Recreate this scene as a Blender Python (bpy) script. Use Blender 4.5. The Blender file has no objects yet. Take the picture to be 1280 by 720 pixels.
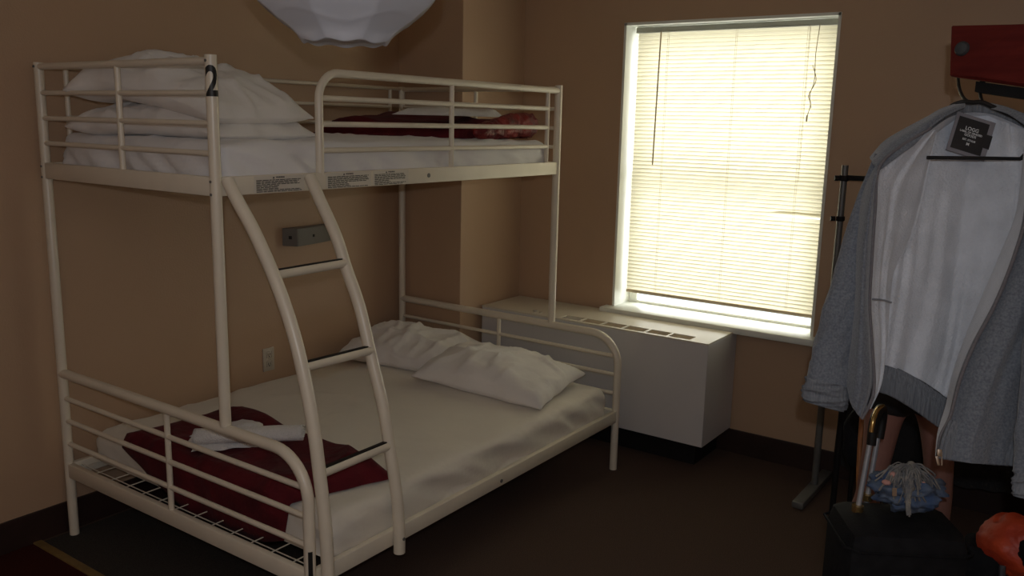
import bpy, bmesh, math, random
from mathutils import Vector, Matrix, noise
random.seed(7)
SC = bpy.context.scene
COL = SC.collection
PI = math.pi

# ------------------------------------------------------------------ camera frame
CAM = Vector((3.4054, -1.6908, 1.701))
RT = Vector((0.81652, 0.57688, 0.0223))
UP = Vector((-0.12618, 0.14064, 0.98199))
FW = Vector((-0.56336, 0.80463, -0.18762))
F = 1086.27

def W(px, py, d):
    """world point seen at a photo position, d metres in front of the lens"""
    return CAM + (RT * ((px - 640) / F) + UP * ((360 - py) / F) + FW) * d

# ------------------------------------------------------------------ materials
def mat(name, col, rough=0.6, metal=0.0, var=0.0, vscale=8.0, bump=0.0, bscale=60.0, spec=0.5,
        stretch=None, col2=None, sheen=0.0, bdist=0.01, detail=4.0):
    m = bpy.data.materials.new(name); m.use_nodes = True
    nt = m.node_tree; n = nt.nodes; l = nt.links
    b = n['Principled BSDF']
    b.inputs['Base Color'].default_value = (*col, 1)
    b.inputs['Roughness'].default_value = rough
    b.inputs['Metallic'].default_value = metal
    b.inputs['Specular IOR Level'].default_value = spec
    if sheen: b.inputs['Sheen Weight'].default_value = sheen
    tc = n.new('ShaderNodeTexCoord')
    src = tc.outputs['Object']
    if stretch:
        mp = n.new('ShaderNodeMapping'); mp.inputs['Scale'].default_value = stretch
        l.new(src, mp.inputs['Vector']); src = mp.outputs['Vector']
    if var or col2:
        t = n.new('ShaderNodeTexNoise'); t.inputs['Scale'].default_value = vscale
        t.inputs['Detail'].default_value = detail
        l.new(src, t.inputs['Vector'])
        r = n.new('ShaderNodeValToRGB')
        c2 = col2 if col2 else tuple(c * (1 - var) for c in col)
        r.color_ramp.elements[0].position = 0.35; r.color_ramp.elements[1].position = 0.65
        r.color_ramp.elements[0].color = (*c2, 1); r.color_ramp.elements[1].color = (*col, 1)
        l.new(t.outputs['Fac'], r.inputs['Fac']); l.new(r.outputs['Color'], b.inputs['Base Color'])
    if bump:
        t2 = n.new('ShaderNodeTexNoise'); t2.inputs['Scale'].default_value = bscale
        t2.inputs['Detail'].default_value = 3
        l.new(src, t2.inputs['Vector'])
        bp = n.new('ShaderNodeBump'); bp.inputs['Strength'].default_value = bump
        bp.inputs['Distance'].default_value = bdist
        l.new(t2.outputs['Fac'], bp.inputs['Height']); l.new(bp.outputs['Normal'], b.inputs['Normal'])
    return m

M = {}
M['wall'] = mat('tan_painted_plaster', (.49, .33, .215), .48, var=.05, vscale=1.6, bump=.25, bscale=130, spec=.6, bdist=.004)
M['ceil'] = mat('ceiling_paint', (.7, .66, .58), .9, var=.04, bump=.2, bscale=90)
M['carpet'] = mat('dark_brown_carpet', (.16, .105, .082), .95, vscale=260, col2=(.098, .066, .053), bump=.9, bscale=420, spec=.1)
M['red_carpet'] = mat('dark_red_carpet', (.085, .018, .014), .95, vscale=240, col2=(.05, .012, .01), bump=.9, bscale=420, spec=.1)
M['strip'] = mat('brass_carpet_edge', (.24, .15, .05), .5, var=.3, vscale=14)
M['mat'] = mat('bed_shade_carpet', (.078, .068, .060), .95, vscale=200, col2=(.05, .043, .039), bump=.8, bscale=380, spec=.1)  # carpet darkened to paint in the shade under the bed
M['base'] = mat('dark_vinyl_base', (.035, .018, .015), .45, var=.3, vscale=6)
M['frame'] = mat('cream_enamel_metal', (.74, .67, .55), .33, var=.05, vscale=9, spec=.5)
M['trim'] = mat('white_gloss_trim', (.82, .83, .76), .42, var=.04, vscale=5)
M['sheet'] = mat('white_cotton_sheet', (.80, .79, .80), .85, var=.06, vscale=3, bump=.35, bscale=14, sheen=.2, stretch=(1, .35, 1), bdist=.02)
M['sheet_cream'] = mat('cream_cotton_sheet', (.74, .69, .61), .85, var=.05, vscale=3, bump=.3, bscale=10, sheen=.2, bdist=.02)
M['pillow'] = mat('pillow_cotton', (.80, .77, .74), .85, var=.05, vscale=4, bump=.4, bscale=11, sheen=.2, bdist=.02)
M['maroon'] = mat('maroon_fleece', (.125, .012, .018), .85, vscale=9, col2=(.075, .008, .012), bump=.5, bscale=25, sheen=.03, spec=.15, bdist=.015)
M['satin'] = mat('maroon_satin', (.30, .028, .025), .42, spec=.35, vscale=14, col2=(.10, .010, .014), bump=.6, bscale=30, bdist=.02)
M['towel'] = mat('white_towel', (.82, .80, .79), .95, var=.06, vscale=30, bump=.8, bscale=220, sheen=.3)
M['rad'] = mat('heater_enamel', (.62, .60, .60), .45, var=.04, vscale=3)
M['radtop'] = mat('heater_top_enamel', (.66, .60, .50), .4, var=.05, vscale=3)
M['dark'] = mat('black_plastic', (.014, .013, .013), .55, spec=.25, var=.2, vscale=20)
M['black'] = mat('matte_black_steel', (.014, .013, .013), .6, spec=.15, var=.2, vscale=20)
M['greysteel'] = mat('grey_steel', (.16, .16, .155), .4, metal=.3, var=.15, vscale=12)
M['boltsteel'] = mat('dark_bolt_steel', (.05, .055, .06), .4, metal=.2, spec=.4)
M['silver'] = mat('brushed_aluminium', (.36, .37, .40), .4, metal=.25, var=.1, vscale=30)
M['chrome'] = mat('chrome', (.7, .7, .7), .12, metal=1, var=.05)
M['brass'] = mat('brass', (.62, .42, .16), .25, metal=.9, var=.1)
M['greyplastic'] = mat('grey_box_plastic', (.20, .19, .175), .5, var=.06)
M['ivory'] = mat('ivory_plastic', (.50, .45, .37), .45, var=.04)
M['heather'] = mat('heather_grey_jersey', (.15, .165, .19), .95, vscale=220, col2=(.09, .10, .125), bump=.4, bscale=300, sheen=.3, detail=6, bdist=.003)
M['rib'] = mat('grey_rib_knit', (.165, .178, .20), .95, vscale=260, col2=(.115, .125, .145), bump=.9, bscale=260, stretch=(1, 1, .04), bdist=.004)
M['fleece'] = mat('pale_grey_fleece', (.54, .56, .61), .98, vscale=14, col2=(.45, .468, .51), bump=.6, bscale=180, sheen=.4, bdist=.005)
M['zip'] = mat('zip_tape', (.13, .12, .13), .7, var=.2, vscale=200)
M['label'] = mat('black_satin_label', (.015, .015, .018), .5, var=.2)
M['labelgrey'] = mat('grey_felt_patch', (.20, .19, .21), .9, var=.1, vscale=80)
M['print'] = mat('white_print', (.6, .62, .64), .6, var=.02)
M['ink'] = mat('black_print', (.012, .012, .012), .5, var=.1)
M['sticker'] = mat('sticker_paper', (.66, .61, .53), .5, var=.04)
M['redwood'] = mat('red_stained_wood', (.115, .014, .011), .6, spec=.12, vscale=5, col2=(.085, .010, .008), stretch=(1, 1, 12), bump=.08)
M['skin'] = mat('skin', (.30, .15, .12), .55, var=.12, vscale=7, bump=.1, bscale=200)
M['blackcloth'] = mat('black_cloth', (.012, .012, .014), .85, var=.3, vscale=12, bump=.4, bscale=40)
M['blackbag'] = mat('black_nylon', (.014, .014, .016), .8, spec=.12, var=.3, vscale=30, bump=.5, bscale=240, bdist=.003)
M['greybag'] = mat('charcoal_nylon', (.045, .045, .055), .6, var=.2, vscale=60, bump=.4, bscale=200)
M['hair'] = mat('dark_brown_hair', (.03, .018, .012), .5, vscale=60, var=.5, stretch=(1, 1, .1), bump=.6, bscale=90)
M['blue'] = mat('blue_cotton', (.05, .09, .19), .9, vscale=22, col2=(.13, .17, .24), bump=.5, bscale=60)
M['yarn'] = mat('pale_grey_yarn', (.30, .285, .26), .95, vscale=60, col2=(.17, .175, .19), bump=.5, bscale=200)
M['pink'] = mat('pink_wool', (.60, .32, .28), .95, var=.2, vscale=60)
M['orange'] = mat('orange_red_nylon', (.62, .075, .022), .5, vscale=10, col2=(.42, .04, .015), bump=.4, bscale=40)
M['tanwood'] = mat('orange_leather', (.38, .15, .05), .45, var=.2, vscale=10)
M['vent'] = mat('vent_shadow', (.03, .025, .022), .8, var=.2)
M['blindrail'] = mat('blind_headrail', (.42, .42, .36), .4, var=.05)
M['cord'] = mat('blind_cord', (.62, .50, .34), .8, var=.1)

def mat_glass(name, tint, refl=.12):
    m = bpy.data.materials.new(name); m.use_nodes = True
    nt = m.node_tree; n = nt.nodes; l = nt.links; n.clear()
    o = n.new('ShaderNodeOutputMaterial'); mx = n.new('ShaderNodeMixShader')
    t = n.new('ShaderNodeBsdfTransparent'); g = n.new('ShaderNodeBsdfGlossy')
    t.inputs['Color'].default_value = (*tint, 1); g.inputs['Roughness'].default_value = .02
    mx.inputs['Fac'].default_value = refl
    l.new(t.outputs[0], mx.inputs[1]); l.new(g.outputs[0], mx.inputs[2]); l.new(mx.outputs[0], o.inputs[0])
    return m
M['glass'] = mat_glass('window_glass', (.95, .97, .98), .06)

def mat_translucent(name, col, tcol, fac, rough=.4, emit=0, glossy=.08, bump=0, bscale=30):
    m = bpy.data.materials.new(name); m.use_nodes = True
    nt = m.node_tree; n = nt.nodes; l = nt.links; n.clear()
    o = n.new('ShaderNodeOutputMaterial')
    d = n.new('ShaderNodeBsdfDiffuse'); t = n.new('ShaderNodeBsdfTranslucent'); g = n.new('ShaderNodeBsdfGlossy')
    tc = n.new('ShaderNodeTexCoord'); nz = n.new('ShaderNodeTexNoise'); nz.inputs['Scale'].default_value = 3
    l.new(tc.outputs['Object'], nz.inputs['Vector'])
    r = n.new('ShaderNodeValToRGB')
    r.color_ramp.elements[0].color = (*[c * .93 for c in tcol], 1); r.color_ramp.elements[1].color = (*tcol, 1)
    l.new(nz.outputs['Fac'], r.inputs['Fac']); l.new(r.outputs['Color'], t.inputs['Color'])
    d.inputs['Color'].default_value = (*col, 1); g.inputs['Roughness'].default_value = rough
    m1 = n.new('ShaderNodeMixShader'); m1.inputs['Fac'].default_value = fac
    m2 = n.new('ShaderNodeMixShader'); m2.inputs['Fac'].default_value = glossy
    l.new(d.outputs[0], m1.inputs[1]); l.new(t.outputs[0], m1.inputs[2])
    l.new(m1.outputs[0], m2.inputs[1]); l.new(g.outputs[0], m2.inputs[2])
    l.new(m2.outputs[0], o.inputs[0])
    if bump:
        n2 = n.new('ShaderNodeTexNoise'); n2.inputs['Scale'].default_value = bscale
        l.new(tc.outputs['Object'], n2.inputs['Vector'])
        bp = n.new('ShaderNodeBump'); bp.inputs['Strength'].default_value = bump
        l.new(n2.outputs['Fac'], bp.inputs['Height'])
        for s in (d, g): l.new(bp.outputs['Normal'], s.inputs['Normal'])
    return m
M['slat'] = mat_translucent('cream_blind_slat', (.69, .65, .53), (.79, .735, .56), .41, glossy=.04)
M['shade'] = mat_translucent('milky_glass_shade', (.78, .80, .86), (.7, .7, .7), .25, rough=.12, glossy=.10)

# ------------------------------------------------------------------ helpers
def obj(name, bm, m, parent=None, smooth=True, loc=None, angle=40):
    me = bpy.data.meshes.new(name)
    bmesh.ops.recalc_face_normals(bm, faces=bm.faces)
    bm.to_mesh(me); bm.free()
    me.materials.append(m)
    if smooth:
        for p in me.polygons: p.use_smooth = True
        try: me.set_sharp_from_angle(angle=math.radians(angle))
        except Exception: pass
    o = bpy.data.objects.new(name, me); COL.objects.link(o)
    if parent: o.parent = parent; o.matrix_parent_inverse = parent_inv(parent)
    return o

def parent_inv(p):
    return Matrix.Translation(-p.location) if p.type == 'EMPTY' else Matrix.Identity(4)

def thing(name, label, cat, loc=(0, 0, 0), group=None):
    o = bpy.data.objects.new(name, None); COL.objects.link(o)
    o.location = loc; o.empty_display_size = .1
    return tag(o, label, cat, group)

def tag(o, label, cat, group=None):
    o['label'] = label; o['category'] = cat
    if group: o['group'] = group
    return o

def struct(o):
    o['kind'] = 'structure'; return o

def box(bm, x0, x1, y0, y1, z0, z1, bev=0.0, seg=2):
    vs = [bm.verts.new(p) for p in ((x0,y0,z0),(x1,y0,z0),(x1,y1,z0),(x0,y1,z0),(x0,y0,z1),(x1,y0,z1),(x1,y1,z1),(x0,y1,z1))]
    fs = [bm.faces.new([vs[i] for i in f]) for f in ((0,3,2,1),(4,5,6,7),(0,1,5,4),(1,2,6,5),(2,3,7,6),(3,0,4,7))]
    if bev:
        es = list({e for f in fs for e in f.edges})
        bmesh.ops.bevel(bm, geom=es, offset=bev, segments=seg, profile=.5, affect='EDGES')
    return bm

def bx(*a, **k): return box(bmesh.new(), *a, **k)

def obox(bm, c, ax, ay, az, bev=0):
    """oriented box: centre c and three half-axis vectors"""
    c = Vector(c); b2 = bmesh.new(); box(b2, -1, 1, -1, 1, -1, 1)
    mt = Matrix(((ax[0],ay[0],az[0],c[0]),(ax[1],ay[1],az[1],c[1]),(ax[2],ay[2],az[2],c[2]),(0,0,0,1)))
    b2.transform(mt)
    if bev: bmesh.ops.bevel(b2, geom=list(b2.edges), offset=bev, segments=2, profile=.5, affect='EDGES')
    me = bpy.data.meshes.new('tmp'); b2.to_mesh(me); b2.free(); bm.from_mesh(me); bpy.data.meshes.remove(me)
    return bm

def frame_dir(t):
    t = t.normalized()
    a = Vector((0, 0, 1)) if abs(t.z) < .9 else Vector((1, 0, 0))
    u = t.cross(a).normalized(); return u, t.cross(u).normalized()

def tube(bm, pts, r, n=14, caps=True, radii=None):
    pts = [Vector(p) for p in pts]; rings = []
    u = None
    for i, p in enumerate(pts):
        t = (pts[min(i+1, len(pts)-1)] - pts[max(i-1, 0)])
        if t.length < 1e-9: t = Vector((0, 0, 1))
        t.normalize()
        if u is None: u, v = frame_dir(t)
        else:
            u = (u - t * u.dot(t)).normalized(); v = t.cross(u).normalized()
        rr = radii[i] if radii else r
        rings.append([bm.verts.new(p + (u*math.cos(2*PI*k/n) + v*math.sin(2*PI*k/n))*rr) for k in range(n)])
    for a, b in zip(rings, rings[1:]):
        for k in range(n): bm.faces.new((a[k], a[(k+1)%n], b[(k+1)%n], b[k]))
    if caps:
        bm.faces.new(rings[0][::-1]); bm.faces.new(rings[-1])
    return bm

def tb(pts, r, n=14, **k): return tube(bmesh.new(), pts, r, n, **k)

def arc(c, a, b, r, k=8):
    """quarter arc round centre c from direction a to direction b"""
    c, a, b = Vector(c), Vector(a), Vector(b)
    return [c + (a*math.cos(t) + b*math.sin(t))*r for t in [PI/2*i/k for i in range(k+1)]]

def catmull(P, t):
    n = len(P) - 1; x = max(0, min(.999999, t)) * n; i = int(x); f = x - i
    p0, p1, p2, p3 = P[max(i-1,0)], P[i], P[min(i+1,n)], P[min(i+2,n)]
    return .5*((2*p1) + (p2-p0)*f + (2*p0-5*p1+4*p2-p3)*f*f + (3*p1-p0-3*p2+p3)*f**3)

def smooth_path(pts, n):
    P = [Vector(p) for p in pts]; return [catmull(P, i/(n-1)) for i in range(n)]

def sheet(curves, nu=40, nv=40, thick=.004, disp=None, nrm=None):
    """cloth surface lofted through several curves, given real thickness"""
    cs = [smooth_path(c, nv) for c in curves]
    g = [[catmull([c[j] for c in cs], i/(nu-1)) for j in range(nv)] for i in range(nu)]
    nrm = nrm or -FW
    if disp:
        g = [[g[i][j] + nrm*disp(i/(nu-1), j/(nv-1), g[i][j]) for j in range(nv)] for i in range(nu)]
    bm = bmesh.new()
    A = [[bm.verts.new(p) for p in row] for row in g]
    B = [[bm.verts.new(p - nrm*thick) for p in row] for row in g]
    for i in range(nu-1):
        for j in range(nv-1):
            bm.faces.new((A[i][j], A[i+1][j], A[i+1][j+1], A[i][j+1]))
            bm.faces.new((B[i][j], B[i][j+1], B[i+1][j+1], B[i+1][j]))
    for i in range(nu-1):
        bm.faces.new((A[i][0], B[i][0], B[i+1][0], A[i+1][0])); bm.faces.new((A[i][-1], A[i+1][-1], B[i+1][-1], B[i][-1]))
    for j in range(nv-1):
        bm.faces.new((A[0][j], A[0][j+1], B[0][j+1], B[0][j])); bm.faces.new((A[-1][j], B[-1][j], B[-1][j+1], A[-1][j+1]))
    return bm

def nz(x, y, z=0.0): return noise.noise(Vector((x, y, z)))
def ridge(x, y, z=0.0): return 1 - abs(noise.noise(Vector((x, y, z)))) * 2

def sph(bm, c, r, sc=(1,1,1), seg=16, rings=10, rot=None):
    m = Matrix.Translation(Vector(c)) @ (rot.to_4x4() if rot else Matrix.Identity(4)) @ Matrix.Diagonal((r*sc[0], r*sc[1], r*sc[2], 1))
    bmesh.ops.create_uvsphere(bm, u_segments=seg, v_segments=rings, radius=1, matrix=m)
    return bm

def cyl(bm, a, b, r, n=20, r2=None): return tube(bm, [a, b], r, n, radii=[r, r if r2 is None else r2])

def text_bm(s, size, bold=0.0, extrude=.0006, align='CENTER'):
    cu = bpy.data.curves.new('t', 'FONT'); cu.body = s; cu.size = size; cu.extrude = extrude
    cu.align_x = align; cu.align_y = 'CENTER'; cu.offset = bold; cu.resolution_u = 4
    o = bpy.data.objects.new('t', cu); COL.objects.link(o)
    bpy.context.view_layer.update()
    dg = bpy.context.evaluated_depsgraph_get()
    me = bpy.data.meshes.new_from_object(o.evaluated_get(dg))
    bm = bmesh.new(); bm.from_mesh(me)
    bpy.data.objects.remove(o); bpy.data.curves.remove(cu); bpy.data.meshes.remove(me)
    return bm

def place(bm, o, ex, ey, ez=None):
    o, ex, ey = Vector(o), Vector(ex), Vector(ey)
    ez = ex.cross(ey).normalized() if ez is None else Vector(ez)
    bm.transform(Matrix(((ex[0],ey[0],ez[0],o[0]),(ex[1],ey[1],ez[1],o[1]),(ex[2],ey[2],ez[2],o[2]),(0,0,0,1))))
    return bm

def merge(dst, src):
    me = bpy.data.meshes.new('tmp'); src.to_mesh(me); src.free(); dst.from_mesh(me); bpy.data.meshes.remove(me); return dst

# ------------------------------------------------------------------ room
X1, Y0, Y1, H = 4.4, -3.0, 2.593, 2.62
WX0, WX1, WZ0, WZ1 = 1.105, 2.228, .687, 2.232
CHX, CHY = .457, 2.02
struct(obj('floor', bx(-.1, X1+.1, -.11, Y1+.3, -.06, 0), M['carpet'], smooth=False))
struct(obj('floor_entry', bx(-.1, X1+.1, Y0-.1, -.14, -.06, 0), M['red_carpet'], smooth=False))
struct(obj('trim_1', bx(-.02, X1, -.142, -.108, -.05, .006, bev=.003), M['strip'], smooth=False))
struct(obj('floor_bed_shade', bx(0.03, 1.15, -.107, .70, .0005, .004), M['mat'], smooth=False))  # dark sheet on the brown carpet, painting the bed's shadow
struct(obj('ceiling', bx(-.1, X1+.1, Y0-.1, Y1+.3, H, H+.1), M['ceil'], smooth=False))
struct(obj('wall_left', bx(-.12, 0, Y0-.1, Y1+.14, -.05, H+.05), M['wall'], smooth=False))
struct(obj('wall_chase', bx(0, CHX, CHY, Y1+.02, -.05, H+.05, bev=.004), M['wall'], smooth=False))
struct(obj('wall_right', bx(X1, X1+.12, Y0-.1, Y1+.14, -.05, H+.05), M['wall'], smooth=False))
struct(obj('wall_back', bx(-.12, X1+.12, Y0-.12, Y0, -.05, H+.05), M['wall'], smooth=False))
bm = bmesh.new()
YT = Y1 + .25
box(bm, CHX-.02, WX0, Y1, YT, -.05, H+.05); box(bm, WX1, X1+.02, Y1, YT, -.05, H+.05)
box(bm, WX0, WX1, Y1, YT, WZ1, H+.05); box(bm, WX0, WX1, Y1, YT, -.05, WZ0)
struct(obj('wall_window', bm, M['wall'], smooth=False))
# base boards
struct(obj('baseboard_left', bx(0, .012, Y0, CHY, 0, .128, bev=.003), M['base'], smooth=False))
struct(obj('baseboard_chase', bx(0.012, CHX+.012, CHY-.012, CHY, 0, .128, bev=.003), M['base'], smooth=False))
struct(obj('baseboard_window', bx(CHX+.0125, X1, Y1-.012, Y1, 0, .128, bev=.003), M['base'], smooth=False))
struct(obj('baseboard_right', bx(X1-.012, X1, Y0, Y1-.0125, 0, .128, bev=.003), M['base'], smooth=False))

# window: reveals, sill, double hung sashes, glass
YF = Y1 + .172          # plane of the window frame
win = struct(obj('window_1', bmesh.new(), M['trim']))
bm = bmesh.new()
box(bm, WX0-.002, WX0+.012, Y1-.004, YT, WZ0, WZ1); box(bm, WX1-.012, WX1+.002, Y1-.004, YT, WZ0, WZ1)
box(bm, WX0, WX1, Y1-.004, YT, WZ1-.012, WZ1+.002)
obj('window_reveal', bm, M['trim'], win, smooth=False)
bm = bx(WX0-.045, WX1+.045, Y1-.075, YT, WZ0-.03, WZ0+.004, bev=.006)
obj('window_sill', bm, M['trim'], win)
def fr(x0, x1, z0, z1, y0, y1, w, wb=None):
    wb = wb or w
    b = bmesh.new()
    box(b, x0, x0+w, y0, y1, z0, z1, bev=.003); box(b, x1-w, x1, y0, y1, z0, z1, bev=.003)
    box(b, x0+w, x1-w, y0, y1, z0, z0+wb, bev=.003); box(b, x0+w, x1-w, y0, y1, z1-w, z1, bev=.003); return b
obj('window_frame', fr(WX0+.012, WX1-.012, WZ0+.004, WZ1-.012, YF, YF+.06, .018, .006), M['trim'], win, smooth=False)
lo = obj('lower_sash', fr(WX0+.030, WX1-.030, WZ0+.010, 1.452, YF-.002, YF+.026, .034, .010), M['trim'], win, smooth=False)
up = obj('upper_sash', fr(WX0+.030, WX1-.030, 1.41, WZ1-.030, YF+.028, YF+.056, .036), M['trim'], win, smooth=False)
obj('pane', bx(WX0+.06, WX1-.06, YF+.01, YF+.013, WZ0+.018, 1.42), M['glass'], lo, smooth=False)
obj('pane', bx(WX0+.06, WX1-.06, YF+.04, YF+.043, 1.44, WZ1-.06), M['glass'], up, smooth=False)
obj('sash_lock', bx(1.64, 1.69, YF-.012, YF+.01, 1.452, 1.468, bev=.003), M['brass'], win)

# ------------------------------------------------------------------ blinds
BX0, BX1, BY = 1.143, 2.205, Y1 + .094
bl = thing('venetian_blind', 'cream slatted venetian blind closed over the bright window', 'blind', (1.68, BY, 2.2))
obj('head_rail', bx(BX0-.01, BX1+.01, BY-.018, BY+.018, 2.186, 2.216, bev=.003), M['blindrail'], bl)
zt, zb = 2.180, .792
N = 68
for k in range(N):
    z = zt - (zt - zb) * k / (N - 1)
    b = bmesh.new()
    tilt = math.radians(71 + random.uniform(-2, 2))
    hw = .0134
    if k in (N*44//68,): tilt = math.radians(58)
    rows = []
    nx = 24
    for i in range(nx + 1):
        x = BX0 + (BX1 - BX0) * i / nx
        sag = .0008 * math.sin(i * 1.9 + k) 
        lift = 0
        if k == 44 and x > 1.93: lift = .010 * min(1, (x - 1.93) / .06)
        row = []
        for s in (-1, -.33, .33, 1):
            yy = math.cos(tilt) * hw * s; zz = math.sin(tilt) * hw * s
            crown = .0016 * (1 - s * s)
            row.append(b.verts.new((x, BY - yy - crown * math.sin(tilt), z + zz + sag + lift)))
        rows.append(row)
    for r0, r1 in zip(rows, rows[1:]):
        for q in range(3): b.faces.new((r0[q], r0[q+1], r1[q+1], r1[q]))
    obj('slat', b, M['slat'], bl)
obj('bottom_rail', bx(BX0, BX1, BY-.012, BY+.012, .764, .780, bev=.003), M['cord'], bl)
for x in (1.325, 1.70, 2.06):
    b = bmesh.new()
    for s in (-1, 1): tube(b, [(x + .004*s, BY-.0155, 2.19), (x + .004*s, BY-.0155, .775)], .0007, 5)
    obj('ladder_cord', b, M['cord'], bl)
obj('tilt_wand', tb([(1.288, BY-.03, 2.19), (1.285, BY-.034, 1.9), (1.28, BY-.036, 1.49)], .0042, 8), M['cord'], bl)
b = bmesh.new()
tube(b, smooth_path([(2.115, BY-.03, 2.19), (2.108, BY-.035, 2.05), (2.112, BY-.035, 1.93), (2.098, BY-.04, 1.86), (2.108, BY-.036, 1.8)], 30), .0018, 6)
tube(b, smooth_path([(2.098, BY-.035, 2.0), (2.120, BY-.035, 1.93), (2.094, BY-.045, 1.86), (2.104, BY-.036, 1.82), (2.092, BY-.036, 1.76)], 30), .0018, 6)
cord = obj('pull_cord', b, M['cord'], bl)
obj('cord_tassel', tb([(2.092, BY-.036, 1.765), (2.091, BY-.036, 1.735)], .004, 8), M['cord'], cord)
obj('lift_cord', tb([(2.07, BY-.022, 2.19), (2.072, BY-.022, 1.44)], .0009, 5), M['cord'], bl)

# ------------------------------------------------------------------ heater
RX0, RX1, RY0, RY1, RZ0, RZ1 = .475, 1.848, 2.2, 2.52, .137, .667
rad = thing('wall_heater', 'long white metal heater cabinet under the window', 'heater', (1.15, 2.35, 0))
obj('cabinet', bx(RX0, RX1, RY0, Y1-.014, RZ0, RZ1-.008, bev=.003), M['rad'], rad, smooth=False)
b = bmesh.new()
xs = [1.0 + .1275*i for i in range(7)]
# top plate with real openings
vy0, vy1 = 2.222, 2.300
box(b, RX0, RX1, RY0-.001, vy0, RZ1-.008, RZ1); box(b, RX0, RX1, vy1, Y1-.014, RZ1-.008, RZ1)
box(b, RX0, .985, vy0, vy1, RZ1-.008, RZ1)
for i in range(6):
    xa, xb_ = .985 + .128*i, .985 + .128*(i+1)
    box(b, xb_-.012, xb_, vy0, vy1, RZ1-.008, RZ1)
box(b, .985 + .128*6, RX1, vy0, vy1, RZ1-.008, RZ1)
obj('top_plate', b, M['radtop'], rad, smooth=False)
for i in range(6):
    xa, xb_ = .985 + .128*i + .002, .985 + .128*(i+1) - .014
    g = bmesh.new()
    box(g, xa, xb_, vy0, vy1, RZ1-.0079, RZ1-.0070)
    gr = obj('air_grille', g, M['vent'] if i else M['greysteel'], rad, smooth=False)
    g = bmesh.new()
    for q in range(5): box(g, xa, xb_, vy0+.008+.0155*q, vy0+.0105+.0155*q, RZ1-.0069, RZ1-.002)
    obj('louvre', g, M['radtop'] if i == 0 else M['cord'], gr, smooth=False)
obj('plinth', bx(RX0+.06, RX1-.07, RY0+.09, Y1-.014, 0.003, RZ0), M['dark'], rad, smooth=False)
obj('control_knob', merge(cyl(bmesh.new(), (.80, 2.26, RZ1-.0005), (.80, 2.26, RZ1+.008), .012), cyl(bmesh.new(), (.84, 2.255, RZ1-.0005), (.84, 2.255, RZ1+.006), .009)), M['ivory'], rad)

# ------------------------------------------------------------------ wall box, outlet
wb = thing('wall_socket_box', 'small grey wedge-shaped junction box on the tan wall under the upper bunk', 'junction box', (0, 1.3, 1.1))
b = bmesh.new()
pl = [(0.001, 1.135), (.065, 1.255), (.065, 1.30), (.012, 1.50), (.001, 1.50)]
pl = [(0.001, 1.165), (.075, 1.20), (.075, 1.235), (.03, 1.47), (.001, 1.47)]
Z0_, Z1_ = 1.068, 1.157
lo_ = [b.verts.new((x, y, Z0_)) for x, y in pl]; hi_ = [b.verts.new((x, y, Z1_)) for x, y in pl]
b.faces.new(lo_[::-1]); b.faces.new(hi_)
for i in range(5): b.faces.new((lo_[i], lo_[(i+1)%5], hi_[(i+1)%5], hi_[i]))
bmesh.ops.bevel(b, geom=list(b.edges), offset=.003, segments=2, affect='EDGES')
obj('box_body', b, M['greyplastic'], wb, angle=25)
def port(y0, x0, y1, x1, f, s, nm):
    y = y0 + (y1-y0)*f; x = x0 + (x1-x0)*f
    t = Vector((x1-x0, y1-y0, 0)).normalized(); n_ = Vector((t.y, -t.x, 0))
    b = bmesh.new(); obox(b, Vector((x, y, 1.112)) + n_*.0005, t*s, n_*.0025, Vector((0, 0, s)))
    obj(nm, b, M['ink'], wb, smooth=False)
port(1.165, .001, 1.20, .075, .55, .008, 'socket_port')
port(1.235, .075, 1.47, .03, .36, .0065, 'socket_port')
ou = thing('wall_outlet', 'ivory double power outlet low on the tan wall above the mattress', 'outlet', (0, 1.06, .5))
obj('cover_plate', bx(.0005, .007, 1.022, 1.092, .448, .566, bev=.003), M['ivory'], ou)
for z in (.532, .484):
    r_ = obj('receptacle', bx(.006, .010, 1.041, 1.073, z-.016, z+.016, bev=.004), M['ivory'], ou)
    b = bmesh.new(); box(b, .0095, .0106, 1.049, 1.0515, z-.004, z+.008); box(b, .0095, .0106, 1.061, 1.0635, z-.004, z+.008)
    box(b, .0095, .0106, 1.054, 1.059, z-.012, z-.006)
    obj('slot', b, M['ink'], r_, smooth=False)
obj('screw', tb([(.006, 1.057, .508), (.0085, 1.057, .508)], .003, 8), M['chrome'], ou)

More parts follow.
